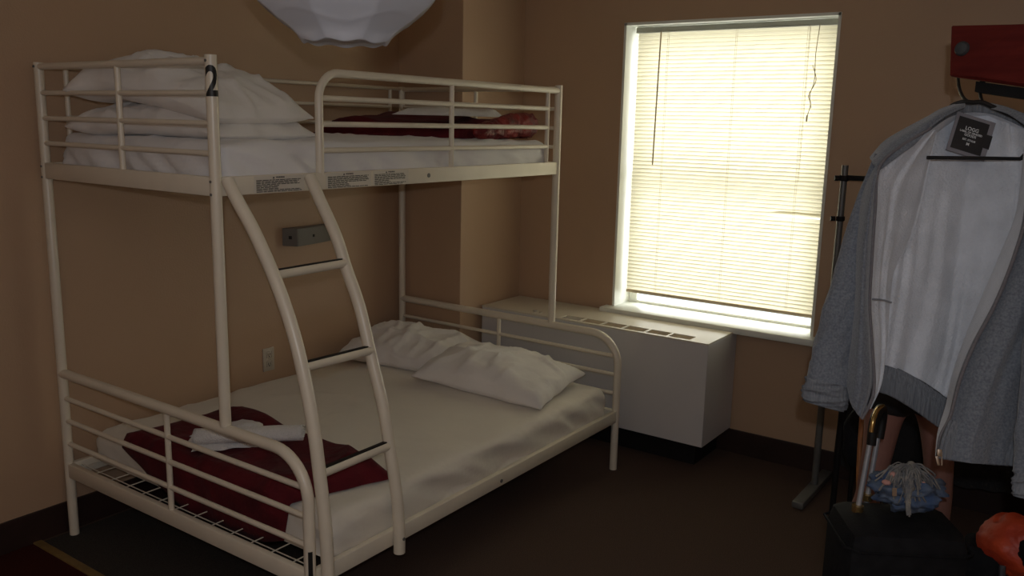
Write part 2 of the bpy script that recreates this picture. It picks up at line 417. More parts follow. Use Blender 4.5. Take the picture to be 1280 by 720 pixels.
# ------------------------------------------------------------------ bunk bed
XA, XB, XF, L = .0615, 1.0862, 1.4785, 1.98
ZT, ZU1, ZU0, ZL, ZB1, ZB0 = 1.873, 1.512, 1.452, .687, .312, .254
bed = thing('bunk_bed', 'cream metal bunk bed with narrow upper bunk, wide lower bunk and curved ladder', 'bunk bed', (.77, .99, 0))
FR = M['frame']
R_ = .0185
for y in (0, L):
    s = 1 if y == 0 else -1
    obj('post', tb([(XA, y, 0.004), (XA, y, ZU1-.005), (XA, y, ZU1), (XA, y, ZT+.005)], R_, 18, radii=[R_, R_, R_*.93, R_*.93]), FR, bed)
    p_ = obj('post', tb([(XB, y, ZL+.012), (XB, y, ZT+.008)], R_, 18), FR, bed)
    for (px_, z) in ((XA, 1.863), (XB, 1.863), (XB, ZU1-.014), (XB, ZU0+.006), (XA, ZU1-.014), (XA, ZU0+.006)):
        obj('bolt', tb([(px_, y - s*.0165, z), (px_, y - s*.0205, z)], .0045, 8), M['greysteel'], bed)
    # lower loop
    rr = .15
    path = [(XA, y, ZL), (XF-rr-.1, y, ZL)] + arc((XF-rr, y, ZL-rr), (0, 0, 1), (1, 0, 0), rr, 10) + [(XF, y, .3), (XF, y, 0.004)]
    obj('end_loop', tb(path, R_, 18), FR, bed)
    for z in (.585, .492, .396):
        obj('end_bar', tb([(XA, y, z), (XF, y, z)], .0095, 12), FR, bed)
    obj('upright_bar', tb([(.755, y, ZL), (.755, y, ZB1)], .0105, 12), FR, bed)
    obj('end_rail', bx(XA, XF, y-.0125, y+.0125, ZB0, ZB1, bev=.004), FR, bed)
    for z in (1.768, 1.676, 1.584):
        obj('end_bar', tb([(XA, y, z), (XB, y, z)], .009, 12), FR, bed)
    obj('top_bar', tb([(XA, y, 1.863), (XB, y, 1.863)], .0125, 12), FR, bed)
    obj('upright_bar', tb([(.578, y, 1.863), (.578, y, ZU1)], .0105, 12), FR, bed)
    obj('end_rail', bx(XA, XB, y-.0125, y+.0125, ZU0, ZU1, bev=.004), FR, bed)
for x, z0, z1 in ((XA, ZU0, ZU1), (XB, ZU0, ZU1), (XA, ZB0, ZB1), (XF, ZB0, ZB1)):
    obj('side_rail', bx(x-.0125, x+.0125, .012, L-.012, z0, z1, bev=.004), FR, bed)
obj('rail_bolt', tb([(XB+.0115, 1.0, 1.482), (XB+.0145, 1.0, 1.482)], .009, 14), M['greysteel'], bed)
obj('rail_bolt', tb([(XF+.0115, 1.0, .276), (XF+.0145, 1.0, .276)], .008, 14), M['greysteel'], bed)
# guard rails
rr = .09
path = [(XB, .432, ZU1-.01), (XB, .432, 1.6)] + arc((XB, .432+rr, 1.855-rr), (0, -1, 0), (0, 0, 1), rr, 8) + [(XB, 1.2, 1.855), (XB, L, 1.855)]
g = obj('guard_rail', tb(path, .0145, 16), FR, bed)
for z in (1.768, 1.679, 1.588): obj('guard_bar', tb([(XB, .432, z), (XB, 1.885, z)], .0098, 12), FR, bed)
for y in (1.158, 1.885): obj('guard_upright', tb([(XB, y, 1.85), (XB, y, ZU1)], .0105, 12), FR, bed)
obj('guard_rail', tb([(XA, .03, 1.866), (XA, L, 1.866)], .0095, 12), FR, bed)
for z in (1.768, 1.679): obj('guard_bar', tb([(XA, .1, z), (XA, 1.885, z)], .0085, 12), FR, bed)
for y in (.1, .978, 1.885): obj('guard_upright', tb([(XA, y, 1.86), (XA, y, ZU1)], .0095, 12), FR, bed)
# wire decks
def deck(z, x0, x1, nm):
    b = bmesh.new()
    y = .045
    while y < L-.03:
        tube(b, [(x0, y, z), (x1, y, z)], .0022, 6); y += .10
    x = x0 + .035
    while x < x1:
        tube(b, [(x, .012, z+.003), (x, L-.012, z+.003)], .0022, 6); x += .105
    obj(nm, b, M['frame'], bed)
deck(.294, XA+.0125, XF-.0125, 'wire_deck'); deck(1.468, XA+.0125, XB-.0125, 'wire_deck')
# ladder
lad = obj('ladder_rail', tb(smooth_path([(XB+.035, .018, 1.505), (1.163, .02, 1.444), (1.235, .024, 1.351), (1.321, .028, 1.212), (1.389, .03, 1.072), (1.437, .03, .93), (1.475, .03, .772), (1.499, .03, .618), (1.519, .03, .46), (1.5265, .03, .30), (1.5265, .03, .235)], 46), .0205, 18), FR, bed)
obj('ladder_rail', tb(smooth_path([(XB+.035, .352, 1.505), (1.165, .354, 1.43), (1.242, .355, 1.309), (1.286, .355, 1.21), (1.351, .355, 1.076), (1.405, .355, .904), (1.452, .355, .76), (1.484, .355, .611), (1.516, .355, .447), (1.527, .355, .32), (1.527, .355, .245)], 46), .0205, 18), FR, bed)
obj('ladder_bolt', tb([(1.546, .355, .30), (1.5495, .355, .30)], .006, 10), M['greysteel'], bed)
for (xa, za, xb_, zb_) in ((1.312, 1.225, 1.286, 1.222), (1.428, .953, 1.402, .938), (1.497, .628, 1.485, .622)):
    ru = obj('rung', tb([(xa, .03, za), (xb_, .355, zb_)], .0148, 14), FR, bed)
    b = bmesh.new(); c = Vector(((xa+xb_)/2 - .004, .1925, (za+zb_)/2 + .014))
    obox(b, c, Vector((xb_-xa, .325, zb_-za))*.44, Vector((.009, 0, .001)), Vector((0, 0, .0028)))
    obj('grip_strip', b, M['dark'], ru, smooth=False)
ru = None
# numbers wrapped round the posts, turned to the room
def wrap_text(s, size, cx, cy, z, r, ang, nm, sx=1.0):
    b = text_bm(s, size, bold=size*.028, extrude=.0)
    geom = bmesh.ops.subdivide_edges(b, edges=list(b.edges), cuts=1)
    bmesh.ops.triangulate(b, faces=list(b.faces))
    for _ in range(2):
        bmesh.ops.subdivide_edges(b, edges=[e for e in b.edges if e.calc_length() > size*.08], cuts=1)
        bmesh.ops.triangulate(b, faces=list(b.faces))
    for v in b.verts:
        a = ang + (v.co.x * sx) / r
        v.co = Vector((cx + (r+.0007)*math.cos(a), cy + (r+.0007)*math.sin(a), z + v.co.y))
    return obj(nm, b, M['ink'], bed, smooth=False)
camdir = math.atan2(CAM.y, CAM.x - XB)
wrap_text('2', .125, XB, 0, 1.798, R_, camdir + .1, 'bunk_number', .72)
wrap_text('1', .125, XF, 0, .335, R_, math.atan2(CAM.y, CAM.x - XF) + .1, 'bunk_number', .72)
# warning stickers on the upper side rail
def sticker(y0, y1, short):
    X = XB + .0128
    b = bx(X-.0004, X+.0002, y0-.008, y1+.012, ZU0+.003, ZU1-.003)
    st = obj('warning_sticker', b, M['sticker'], bed, smooth=False)
    b = bmesh.new(); n = 9; h = (ZU1 - ZU0 - .018) / n
    rnd = random.Random(int(y0*1000))
    for i in range(n):
        z = ZU1 - .014 - h*(i+.5)
        f = rnd.uniform(.88, 1.0) if i not in short else rnd.uniform(.42, .55)
        y = y0
        while y < y0 + (y1-y0)*f:
            w = rnd.uniform(.010, .026); w = min(w, y0 + (y1-y0)*f - y)
            box(b, X+.0002, X+.0005, y, y+w, z-h*.32, z+h*.22); y += w + .0028
    obj('sticker_print', b, M['ink'], st, smooth=False)
    t = text_bm('WARNING', .0075, bold=.0002, extrude=.0002)
    place(t, (X+.0005, (y0+y1)/2 + .004, ZU1-.0085), (0, 1, 0), (0, 0, 1))
    c = (y0+y1)/2 - .024
    t2 = bmesh.new(); vs = [t2.verts.new(p) for p in ((X+.0006, c-.0045, ZU1-.012), (X+.0006, c+.0045, ZU1-.012), (X+.0006, c, ZU1-.0045))]; t2.faces.new(vs)
    merge(t, t2); obj('sticker_heading', t, M['ink'], st, smooth=False)
sticker(.145, .335, (4, 5, 6)); sticker(.455, .66, (5, 6, 7)); sticker(.69, .865, (5, 6))

# ------------------------------------------------------------------ mattresses
def mattress(nm, x0, x1, y0, y1, z0, z1, m, seed, wr=.006, rad_=.035, crown=.01):
    nx, ny, nzz = 56, 96, 9
    b = bmesh.new(); V = {}
    def P(x, y, z):
        # rounded box push
        cx, cy, cz = max(x0+rad_, min(x1-rad_, x)), max(y0+rad_, min(y1-rad_, y)), min(z1-rad_, z)
        d = Vector((x-cx, y-cy, z-cz))
        n = d.normalized() if d.length > 1e-9 else Vector((0, 0, 0))
        p = Vector((cx, cy, cz)) + n*rad_ if d.length > 1e-9 else Vector((x, y, z))
        fx, fy = (x-x0)/(x1-x0), (y-y0)/(y1-y0)
        if z >= z1-1e-6:
            p.z += crown*(math.sin(PI*fx)*math.sin(PI*fy))**.6
            r = ridge(x*2.2+seed, y*3.4, seed); r2 = ridge(x*5+seed, y*2.2+x*2.5, seed+4)
            p.z += wr*(1.3*max(0, r-.5) + .8*max(0, r2-.6)) + .003*nz(x*4, y*4, seed)
        side = min(1, max(0, (z1-z)/(z1-z0)*2.5))
        edge = min(fx, 1-fx)*(x1-x0) < 1e-4 or min(fy, 1-fy)*(y1-y0) < 1e-4
        if edge and side > 0:
            t = y if min(fx, 1-fx)*(x1-x0) < 1e-4 else x
            a = (ridge(t*6 + z*9, z*4, seed+9) - .55)*wr*1.6 + nz(t*14+z*20, z*3, seed)*wr*.6
            p += Vector((1 if fx > .999 else -1 if fx < .001 else 0, 1 if fy > .999 else -1 if fy < .001 else 0, 0))*a*side*(z > z0+.001)
        return p
    def gv(x, y, z):
        k = (round(x, 5), round(y, 5), round(z, 5))
        if k not in V: V[k] = b.verts.new(P(x, y, z))
        return V[k]
    X = [x0+(x1-x0)*i/nx for i in range(nx+1)]; Y = [y0+(y1-y0)*i/ny for i in range(ny+1)]; Z = [z0+(z1-z0)*i/nzz for i in range(nzz+1)]
    for i in range(nx):
        for j in range(ny):
            b.faces.new((gv(X[i], Y[j], z1), gv(X[i+1], Y[j], z1), gv(X[i+1], Y[j+1], z1), gv(X[i], Y[j+1], z1)))
            b.faces.new((gv(X[i], Y[j], z0), gv(X[i], Y[j+1], z0), gv(X[i+1], Y[j+1], z0), gv(X[i+1], Y[j], z0)))
    for k in range(nzz):
        for i in range(nx):
            for y in (y0, y1): b.faces.new((gv(X[i], y, Z[k]), gv(X[i+1], y, Z[k]), gv(X[i+1], y, Z[k+1]), gv(X[i], y, Z[k+1])))
        for j in range(ny):
            for x in (x0, x1): b.faces.new((gv(x, Y[j], Z[k]), gv(x, Y[j+1], Z[k]), gv(x, Y[j+1], Z[k+1]), gv(x, Y[j], Z[k+1])))
    return obj(nm, b, m, angle=80)
UZ = 1.612
mu = mattress('mattress', .085, 1.066, .045, 1.935, 1.4735, UZ, M['sheet'], 3.1, .013, .04, .012)
tag(mu, 'narrow upper bunk mattress in a wrinkled white sheet', 'mattress')
LZ = .432
ml = mattress('mattress', .085, 1.462, .10, 1.925, .2995, LZ, M['sheet_cream'], 7.7, .012, .045, .012)
tag(ml, 'wide lower bunk mattress in a cream fitted sheet', 'mattress')

# ------------------------------------------------------------------ pillows
def pillow(nm, c, ux, uy, hw, hh, ht, m, seed, label, flat=.35, tilt=None, group=None, corner=.09, bend=0.0, blunt=0):
    c = Vector(c); ux = Vector(ux).normalized(); uy = Vector(uy).normalized(); un = ux.cross(uy).normalized()
    n = 44; b = bmesh.new(); T = []; B = []
    for i in range(n+1):
        rt, rb = [], []
        for j in range(n+1):
            s, t = -1 + 2*i/n, -1 + 2*j/n
            e = (1-abs(s)**(9 if blunt and s < 0 else 2.6))*(1-abs(t)**(3.5 if blunt else 2.6)); prof = max(0, e)**.5
            # sides pulled in between pointed corners
            sx = s*(1 - corner*(1-abs(t)**2)*abs(s)**3*.55); ty = t*(1 - corner*(1-abs(s)**2)*abs(t)**3)
            fold = ridge(s*1.3+seed, t*1.8, seed); f2 = ridge(s*3+seed+2, t*1.2 - s*1.5, seed+3)
            wr = .030*max(0, fold-.5) + .024*max(0, f2-.5) + .014*nz(s*1.5, t*1.5, seed)
            rim = .004
            base = c + ux*hw*sx + uy*hh*ty + un*(bend*(s*s if s > 0 else 0) - (blunt*.055*max(0, -s-.45)**1.5/.4)) + ux*.012*nz(t*3, seed, 1)*abs(s)**4 + uy*.012*nz(s*4, seed, 2)*abs(t)**4
            rt.append(b.verts.new(base + un*(rim + ht*prof + wr*prof*1.4 + .006*nz(s*5, t*5, seed)*(1-prof))))
            rb.append(b.verts.new(base - un*(rim*.3 + ht*flat*prof)))
        T.append(rt); B.append(rb)
    for i in range(n):
        for j in range(n):
            b.faces.new((T[i][j], T[i+1][j], T[i+1][j+1], T[i][j+1])); b.faces.new((B[i][j], B[i][j+1], B[i+1][j+1], B[i+1][j]))
    for i in range(n):
        b.faces.new((T[i][0], B[i][0], B[i+1][0], T[i+1][0])); b.faces.new((T[i][n], T[i+1][n], B[i+1][n], B[i][n]))
        b.faces.new((T[0][i], T[0][i+1], B[0][i+1], B[0][i])); b.faces.new((T[n][i], B[n][i], B[n][i+1], T[n][i+1]))
    return tag(obj(nm, b, m, angle=80), label, 'pillow', group)

# upper bunk stack
pillow('pillow', (.55, .30, UZ+.052), (1, .13, 0), (-.13, 1, 0), .385, .24, .062, M['pillow'], 1.3,
       'white pillow lying under another pillow at the foot of the upper bunk', flat=.7, blunt=.3, bend=-.03, group='pillows on the bunk bed')
pillow('pillow', (.585, .285, UZ+.172), (1, .14, -.15), (-.14, 1, 0.02), .36, .25, .085, M['pillow'], 5.3,
       'puffy white pillow on top of the pillow stack on the upper bunk', flat=.75, blunt=1, bend=-.04, group='pillows on the bunk bed')
# lower bunk
pillow('pillow', (.40, 1.68, LZ+.062), (1, .20, -.02), (-.30, 1, .10), .34, .235, .10, M['pillow'], 9.1,
       'creased cream pillow nearest the wall on the lower bunk', flat=.5, group='pillows on the bunk bed')
pillow('pillow', (1.03, 1.61, LZ+.060), (1, .06, -.04), (-.10, 1, .08), .36, .245, .10, M['pillow'], 2.4,
       'smooth plump cream pillow nearest the heater on the lower bunk', flat=.5, group='pillows on the bunk bed')

# ------------------------------------------------------------------ blankets and towels
def drape(quad, zs, nx=60, ny=60, th=.05, seed=1.0, wr=.012, yedge=None, edge_r=.02, thf=None, puff=1.0, bow=None):
    """folded cloth lying on zs; quad = four xy corners; spills over the foot edge yedge"""
    q = [Vector((a[0], a[1], 0)) for a in quad]; b = bmesh.new(); T = []; B = []
    for i in range(nx+1):
        rt, rb = [], []
        for j in range(ny+1):
            s, t = i/nx, j/ny
            p = (q[0]*(1-s)+q[1]*s)*(1-t) + (q[3]*(1-s)+q[2]*s)*t
            if bow: p = p + bow(s, t)
            p += Vector((nz(t*4, seed, 1), nz(s*4, seed, 5), 0))*.02
            e = min(1, min(s, 1-s)*nx/5)*min(1, min(t, 1-t)*ny/5); e = math.sqrt(max(0, e))
            h = (thf(s, t) if thf else th)*e
            h += e*wr*(1.2*max(0, ridge(p.x*3.2+seed, p.y*3.5+p.x, seed)-.45) + .8*nz(p.x*5, p.y*5, seed))
            zt_ = zs + .003 + h; zb_ = zs + .001
            y = p.y
            if yedge is not None and y < yedge:
                ex = yedge - y
                dz = ex
                yt = yedge - .012 - h*.5 - .006*nz(p.x*9, dz*6, seed); yb = yedge - .004
                k = min(1, ex/.03)
                rt.append(b.verts.new((p.x, yedge*(1-k)+yt*k, zt_ - dz)))
                rb.append(b.verts.new((p.x, yb, zb_ - dz)))
            else:
                rt.append(b.verts.new((p.x, y, zt_))); rb.append(b.verts.new((p.x, y, zb_)))
        T.append(rt); B.append(rb)
    for i in range(nx):
        for j in range(ny):
            b.faces.new((T[i][j], T[i+1][j], T[i+1][j+1], T[i][j+1])); b.faces.new((B[i][j], B[i][j+1], B[i+1][j+1], B[i+1][j]))
        b.faces.new((T[i][0], B[i][0], B[i+1][0], T[i+1][0])); b.faces.new((T[i][ny], T[i+1][ny], B[i+1][ny], B[i][ny]))
    for j in range(ny):
        b.faces.new((T[0][j], T[0][j+1], B[0][j+1], B[0][j])); b.faces.new((T[nx][j], B[nx][j], B[nx][j+1], T[nx][j+1]))
    return b
LT = LZ + .012
def thl(s, t): return .028 + .055*max(0, (s-.55)/.45)*(.5+.5*t) + .02*max(0, t-.3)*max(0, 1-s)
bl1 = obj('blanket', drape([(.30, .06), (1.24, -.04), (1.40, .47), (.37, .60)], LT, seed=2.2, thf=thl, yedge=.10, wr=.024,
          bow=lambda s, t: Vector((0, -.10*math.sin(PI*s)*(1-t), 0))), M['maroon'], angle=80)
tag(bl1, 'maroon blanket spread across the foot of the lower bunk', 'blanket')
# rolled towel on lower blanket
tw = thing('rolled_towel', 'rolled white towel on the maroon blanket of the lower bunk', 'towel', (.78, .32, LT+.06))
def roll(pa, pb, r, turns, m, parent, nm, seed, squash=.75):
    pa, pb = Vector(pa), Vector(pb); ax = (pb-pa).normalized(); u = Vector((0, 0, 1)); v = ax.cross(u).normalized(); u = v.cross(ax)
    b = bmesh.new(); nl, na = 26, int(26*turns); g = []
    for i in range(nl+1):
        row = []
        for k in range(na+1):
            a = 2*PI*turns*k/na; rr_ = r*(.28 + .72*k/na)
            f = i/nl; rr_ *= 1 + .06*nz(f*4, a, seed)
            p = pa + (pb-pa)*f + ax*.006*nz(a, seed, i*.0) + (u*math.sin(a)*squash + v*math.cos(a))*rr_
            row.append(b.verts.new(p))
        g.append(row)
    for i in range(nl):
        for k in range(na): b.faces.new((g[i][k], g[i+1][k], g[i+1][k+1], g[i][k+1]))
    o = obj(nm, b, m, parent, angle=80)
    md = o.modifiers.new('s', 'SOLIDIFY'); md.thickness = .006; return o
roll((.70, .145, LT+.083), (1.02, .385, LT+.104), .042, 2.4, M['towel'], tw, 'towel_roll', 3)
b = drape([(.60, .19), (.74, .10), (.90, .30), (.72, .43)], LT+.048, nx=30, ny=30, th=.022, seed=4, wr=.02)
obj('loose_flap', b, M['towel'], tw, angle=80)
b = drape([(.64, .30), (.78, .24), (.86, .36), (.72, .43)], LT+.062, nx=20, ny=20, th=.03, seed=6, wr=.02)
obj('loose_fold', b, M['towel'], tw, angle=80)

# upper blanket: folded bundle with a satin roll at its outer end
UT = UZ + .010
ub = thing('folded_blanket', 'maroon blanket bundle at the head of the upper bunk', 'blanket', (.6, 1.6, UT))
def thu(s, t): return .055 + .045*t + .015*math.sin(6*s)
obj('blanket_body', drape([(.14, 1.25), (.95, 1.42), (.98, 1.88), (.14, 1.90)], UT, thf=thu, seed=8, wr=.02), M['maroon'], ub, angle=80)
b = bmesh.new(); nl, na = 60, 40; g = []
pa, pb = Vector((1.0, 1.42, UT+.055)), Vector((.985, 1.915, UT+.066))
for i in range(nl+1):
    f = i/nl; row = []
    env = (min(1, f/.10)*min(1, (1-f)/.06))**.5 if 0 < f < 1 else 0.02
    for k in range(na):
        a = 2*PI*k/na
        cr = 1 + .16*ridge(f*7+2*math.cos(a), math.sin(a)*2, 3.0) - .1
        r_y = .05*env*cr*(.65+.35*min(1, f*2)); r_z = .058*env*cr*(.55+.45*min(1, f*1.6))
        p = pa + (pb-pa)*f + Vector((math.cos(a)*r_y, 0, math.sin(a)*r_z - (.058-.058*(.55+.45*min(1, f*1.6)))))
        row.append(b.verts.new(p))
    g.append(row)
for i in range(nl):
    for k in range(na): b.faces.new((g[i][k], g[i][(k+1)%na], g[i+1][(k+1)%na], g[i+1][k]))
b.faces.new(g[0]); b.faces.new(g[-1][::-1])
for v in b.verts: v.co.x = min(v.co.x, 1.055); v.co.z = max(v.co.z, UT-.0)
obj('satin_fold', b, M['satin'], ub, angle=80)
tu = thing('folded_towel', 'crumpled white towel on the maroon blanket of the upper bunk', 'towel', (.8, 1.5, UT+.11))
obj('towel_cloth', drape([(.62, 1.30), (.88, 1.36), (.86, 1.84), (.66, 1.82)], UT+.10, nx=30, ny=40, thf=lambda s, t: .018+.03*t*t, seed=12, wr=.02), M['towel'], tu, angle=80)

# ------------------------------------------------------------------ hanging glass shade
LC = Vector((1.895, -.225, 0))
lamp = thing('pendant_lamp', 'white ruffled glass pendant lamp hanging from the ceiling', 'lamp', (LC.x, LC.y, 1.86))
prof = [(0.0, 1.880), (.045, 1.8785), (.075, 1.877), (.092, 1.8745), (.099, 1.8735), (.104, 1.878), (.122, 1.897), (.160, 1.924), (.198, 1.953), (.224, 1.985), (.228, 2.02), (.230, 2.045)]
def oct_(a, r, k):
    p = abs(((a + PI/8) % (PI/4)) - PI/8)
    return r * (1 + k*(math.cos(PI/8)/math.cos(p) - 1) ) 
b = bmesh.new(); na = 192; g = []
pp = [catmull([Vector((x, z, 0)) for x, z in prof], i/71) for i in range(72)]
for q in pp:
    row = []
    r, z = max(q.x, 0.0005), q.y
    for k in range(na):
        a = 2*PI*k/na + .62
        rr_ = oct_(a, r, .9)
        zz = z
        if .085 < r < .112: zz -= .003*math.cos(8*a)*(1-abs(r-.099)/.0145) if abs(r-.099) < .0145 else 0
        # pressed petal ribs
        pet = math.cos(4*a)
        zz -= .0018*math.exp(-((r - (.060 + .016*pet))/.005)**2)
        zz -= .0020*math.exp(-((r - (.160 + .018*pet))/.006)**2)
        row.append(b.verts.new((LC.x + rr_*math.cos(a), LC.y + rr_*math.sin(a), zz)))
    g.append(row)
for r0, r1 in zip(g, g[1:]):
    for k in range(na): b.faces.new((r0[k], r0[(k+1)%na], r1[(k+1)%na], r1[k]))
b.faces.new(g[0])
sh = obj('glass_shade', b, M['shade'], lamp, angle=80)
md = sh.modifiers.new('s', 'SOLIDIFY'); md.thickness = .004; md.offset = 1
obj('hanging_rod', tb([(LC.x, LC.y, 1.93), (LC.x, LC.y, H-.03)], .006, 10), M['silver'], lamp)
obj('ceiling_rose', cyl(bmesh.new(), (LC.x, LC.y, H-.035), (LC.x, LC.y, H-.001), .06, 24, r2=.065), M['trim'], lamp)
obj('bulb_holder', cyl(bmesh.new(), (LC.x, LC.y, 1.99), (LC.x, LC.y, 2.05), .022, 16), M['ivory'], lamp)
b = bmesh.new(); sph(b, (LC.x, LC.y, 1.955), .03, (1, 1, 1.2)); obj('bulb', b, M['ivory'], lamp)
b = bmesh.new()
for a in (0, 2*PI/3, 4*PI/3): tube(b, [(LC.x, LC.y, 2.10), (LC.x + .232*math.cos(a), LC.y + .232*math.sin(a), 2.04)], .003, 6)
obj('shade_arms', b, M['silver'], lamp)

# ------------------------------------------------------------------ red board and its bar
rb = thing('coat_rail', 'red stained wooden board with a steel bolt, above the hanging grey jacket', 'shelf rail', W(1240, 70, 1.95))
pTL, pBL, pTR, pBR = W(1189, 32, 2.12), W(1187, 95, 2.12), W(1280, 30, 1.98), W(1280, 108, 1.98)
eX = (pTR - pTL); eX2 = (pBR - pBL)
ext = 2.6
n_ = eX.cross(pBL - pTL).normalized()
if n_.dot(-FW) < 0: n_ = -n_
b = bmesh.new()
dR = Vector((RT.x, RT.y, 0)).normalized()*.32 + Vector((.03, -.08, 0))
q4 = [pTL, pTR, pTR + dR, pBR + dR, pBR, pBL]
fv = [b.verts.new(p) for p in q4]; bv = [b.verts.new(p - n_*.022) for p in q4]
b.faces.new(fv); b.faces.new(bv[::-1])
for i in range(6): b.faces.new((fv[i], bv[i], bv[(i+1)%6], fv[(i+1)%6]))
bmesh.ops.bevel(b, geom=list(b.edges), offset=.002, segments=2, affect='EDGES')
obj('board', b, M['redwood'], rb, smooth=False)
rB = W(1203, 61, 1) - CAM; cB = CAM + rB*((pTL - CAM).dot(n_)/rB.dot(n_))
b = bmesh.new(); tube(b, [cB + n_*-.004, cB + n_*.004, cB + n_*.009, cB + n_*.011], .018, 24, radii=[.0175, .0175, .014, .006])
obj('bolt_cap', b, M['boltsteel'], rb)
p0 = W(1222, 109, 2.13); p1 = p0 + eX*1.0*.95 ; 
p1 = W(1285, 118, 2.05); dirb = (p1-p0)
b = bmesh.new(); obox(b, p0 + dirb*1.6, dirb*1.6, n_*.011, Vector((0, 0, .0125)))
obj('steel_bar', b, M['black'], rb, smooth=False)
pE = pBR + dR*.9
b = bmesh.new(); box(b, pE.x-.025, pE.x+.025, pE.y-.06, pE.y-.01, 0.0, 1.95, bev=.004)
obj('rail_post', b, M['black'], rb, smooth=False)

# ------------------------------------------------------------------ hanger
hg = thing('coat_hanger', 'black plastic coat hanger inside the grey jacket', 'hanger', W(1214, 126, 1.99))
dh = 1.985
def Wp(L_, d): return [W(x, y, d + (q[0] if q else 0)) for x, y, *q in L_]
obj('hook', tb(smooth_path(Wp([(1212, 128, 0), (1205, 123, .03), (1200, 113, .09), (1198, 101, .145), (1199, 92, .165), (1206, 86, .175), (1213, 90, .18)], dh), 26), .0038, 10), M['dark'], hg)
obj('shoulder_arm', tb(smooth_path(Wp([(1182, 139, .02), (1192, 131, .01), (1203, 127.5), (1216, 128), (1228, 128), (1250, 138), (1275, 150), (1288, 160, -.02)], dh), 40), .0052, 10), M['dark'], hg)
obj('trouser_bar', tb(Wp([(1159, 197, .0), (1215, 197.5), (1276, 198.5)], dh-.02), .0042, 10), M['dark'], hg)
obj('side_strut', tb(smooth_path(Wp([(1288, 160, -.02), (1290, 180), (1276, 198.5, -.02)], dh), 12), .0042, 8), M['dark'], hg)
h2 = thing('coat_hanger', 'second dark hanger hooked on the steel bar just below the red board', 'hanger', W(1226, 120, 2.03))
obj('hook', tb(smooth_path(Wp([(1229, 130, 0.05), (1226, 122, 0.10), (1225, 112, .15), (1226, 103, .16), (1231, 102, .16)], 2.0), 20), .0042, 10), M['dark'], h2)
obj('shoulder_arm', tb(smooth_path(Wp([(1200, 145, .09), (1229, 130, .05), (1275, 156, .04)], 2.0), 20), .0045, 10), M['dark'], h2)

# ------------------------------------------------------------------ hooded jacket
jk = thing('zip_jacket', 'heather grey zip jacket hanging open below the red board', 'jacket', W(1180, 350, 1.95))
def C(pts, d): return [W(x, y, d + (q[0] if q else 0)) for x, y, *q in pts]
def fold(scale, amp, seed, vert=6):
    return lambda s, t, p: amp*(nz(s*scale, t*1.2, seed) + .5*nz(s*scale*2.3, t*2.0, seed+5))
# inside of the back
L_ = C([(1168, 146), (1130, 180), (1118, 250), (1112, 330), (1103, 400), (1098, 454)], 2.03)
c1 = C([(1190, 141), (1165, 200), (1150, 270), (1140, 340), (1128, 410), (1120, 461)], 2.045)
c2 = C([(1218, 140), (1205, 200), (1195, 280), (1185, 360), (1172, 430), (1160, 480)], 2.05)
c3 = C([(1250, 144), (1248, 210), (1238, 290), (1222, 370), (1208, 440), (1190, 500)], 2.03)
R2 = C([(1284, 160), (1284, 230), (1272, 310), (1250, 400), (1225, 460), (1200, 512)], 1.97)
obj('back_lining', sheet([L_, c1, c2, c3, R2], 70, 70, .004, fold(5, .026, 3.3)), M['fleece'], jk, angle=80)
top = C([(1096, 452), (1120, 459), (1150, 475), (1178, 494), (1200, 510)], 2.04)
bot = C([(1094, 489), (1115, 496), (1145, 514), (1170, 532), (1190, 545)], 2.04)
obj('back_hem', sheet([top, C([(1095, 470), (1118, 478), (1148, 494), (1174, 512), (1195, 528)], 2.032), bot], 12, 50, .006, lambda s, t, p: .002*math.sin(t*190)), M['rib'], jk, angle=80)
# collar ribbing behind the neck
obj('collar', sheet([C([(1158, 152, .0), (1180, 137, .02), (1205, 128.5, .05), (1235, 129, .05), (1262, 138, .02), (1284, 146)], 1.985),
                     C([(1163, 163, .0), (1185, 147, .02), (1208, 141, .05), (1235, 142, .05), (1258, 150, .02), (1284, 162)], 1.99)], 8, 50, .006, lambda s, t, p: .0015*math.sin(t*240)), M['rib'], jk, angle=80)
obj('neck_tape', sheet([C([(1163, 163), (1185, 148, .02), (1208, 141, .05), (1235, 142, .05), (1258, 150, .02), (1284, 162)], 1.983),
                        C([(1150, 190), (1176, 162, .04), (1204, 148, .06), (1235, 149, .06), (1262, 160, .03), (1284, 172)], 2.0)], 6, 40, .004), M['fleece'], jk, angle=80)
# left front: inside face from the side seam forward to the zip
zL = C([(1164, 160, .02), (1120, 187, .01), (1098, 212), (1094, 260), (1090, 320), (1087, 380), (1090, 430), (1092, 490), (1077, 524)], 1.90)
sL = C([(1170, 165, .10), (1160, 210, .11), (1151, 255, .12), (1136, 305, .13), (1118, 340, .12), (1114, 380, .13), (1110, 430, .13), (1102, 470, .13), (1088, 505, .08)], 1.90)
mL = C([(1168, 163, .04), (1140, 200, .05), (1120, 235, .06), (1112, 285, .065), (1105, 330, .06), (1101, 380, .06), (1102, 430, .06), (1098, 480, .06), (1084, 512, .03)], 1.90)
obj('left_front_lining', sheet([zL, mL, sL], 40, 90, .004, fold(4, .020, 8.1)), M['fleece'], jk, angle=80)
pk = C([(1091, 374), (1104, 375, .03), (1114, 378, .10)], 1.895)
obj('pocket_seam', tb(smooth_path(pk, 14), .0022, 6), M['heather'], jk)
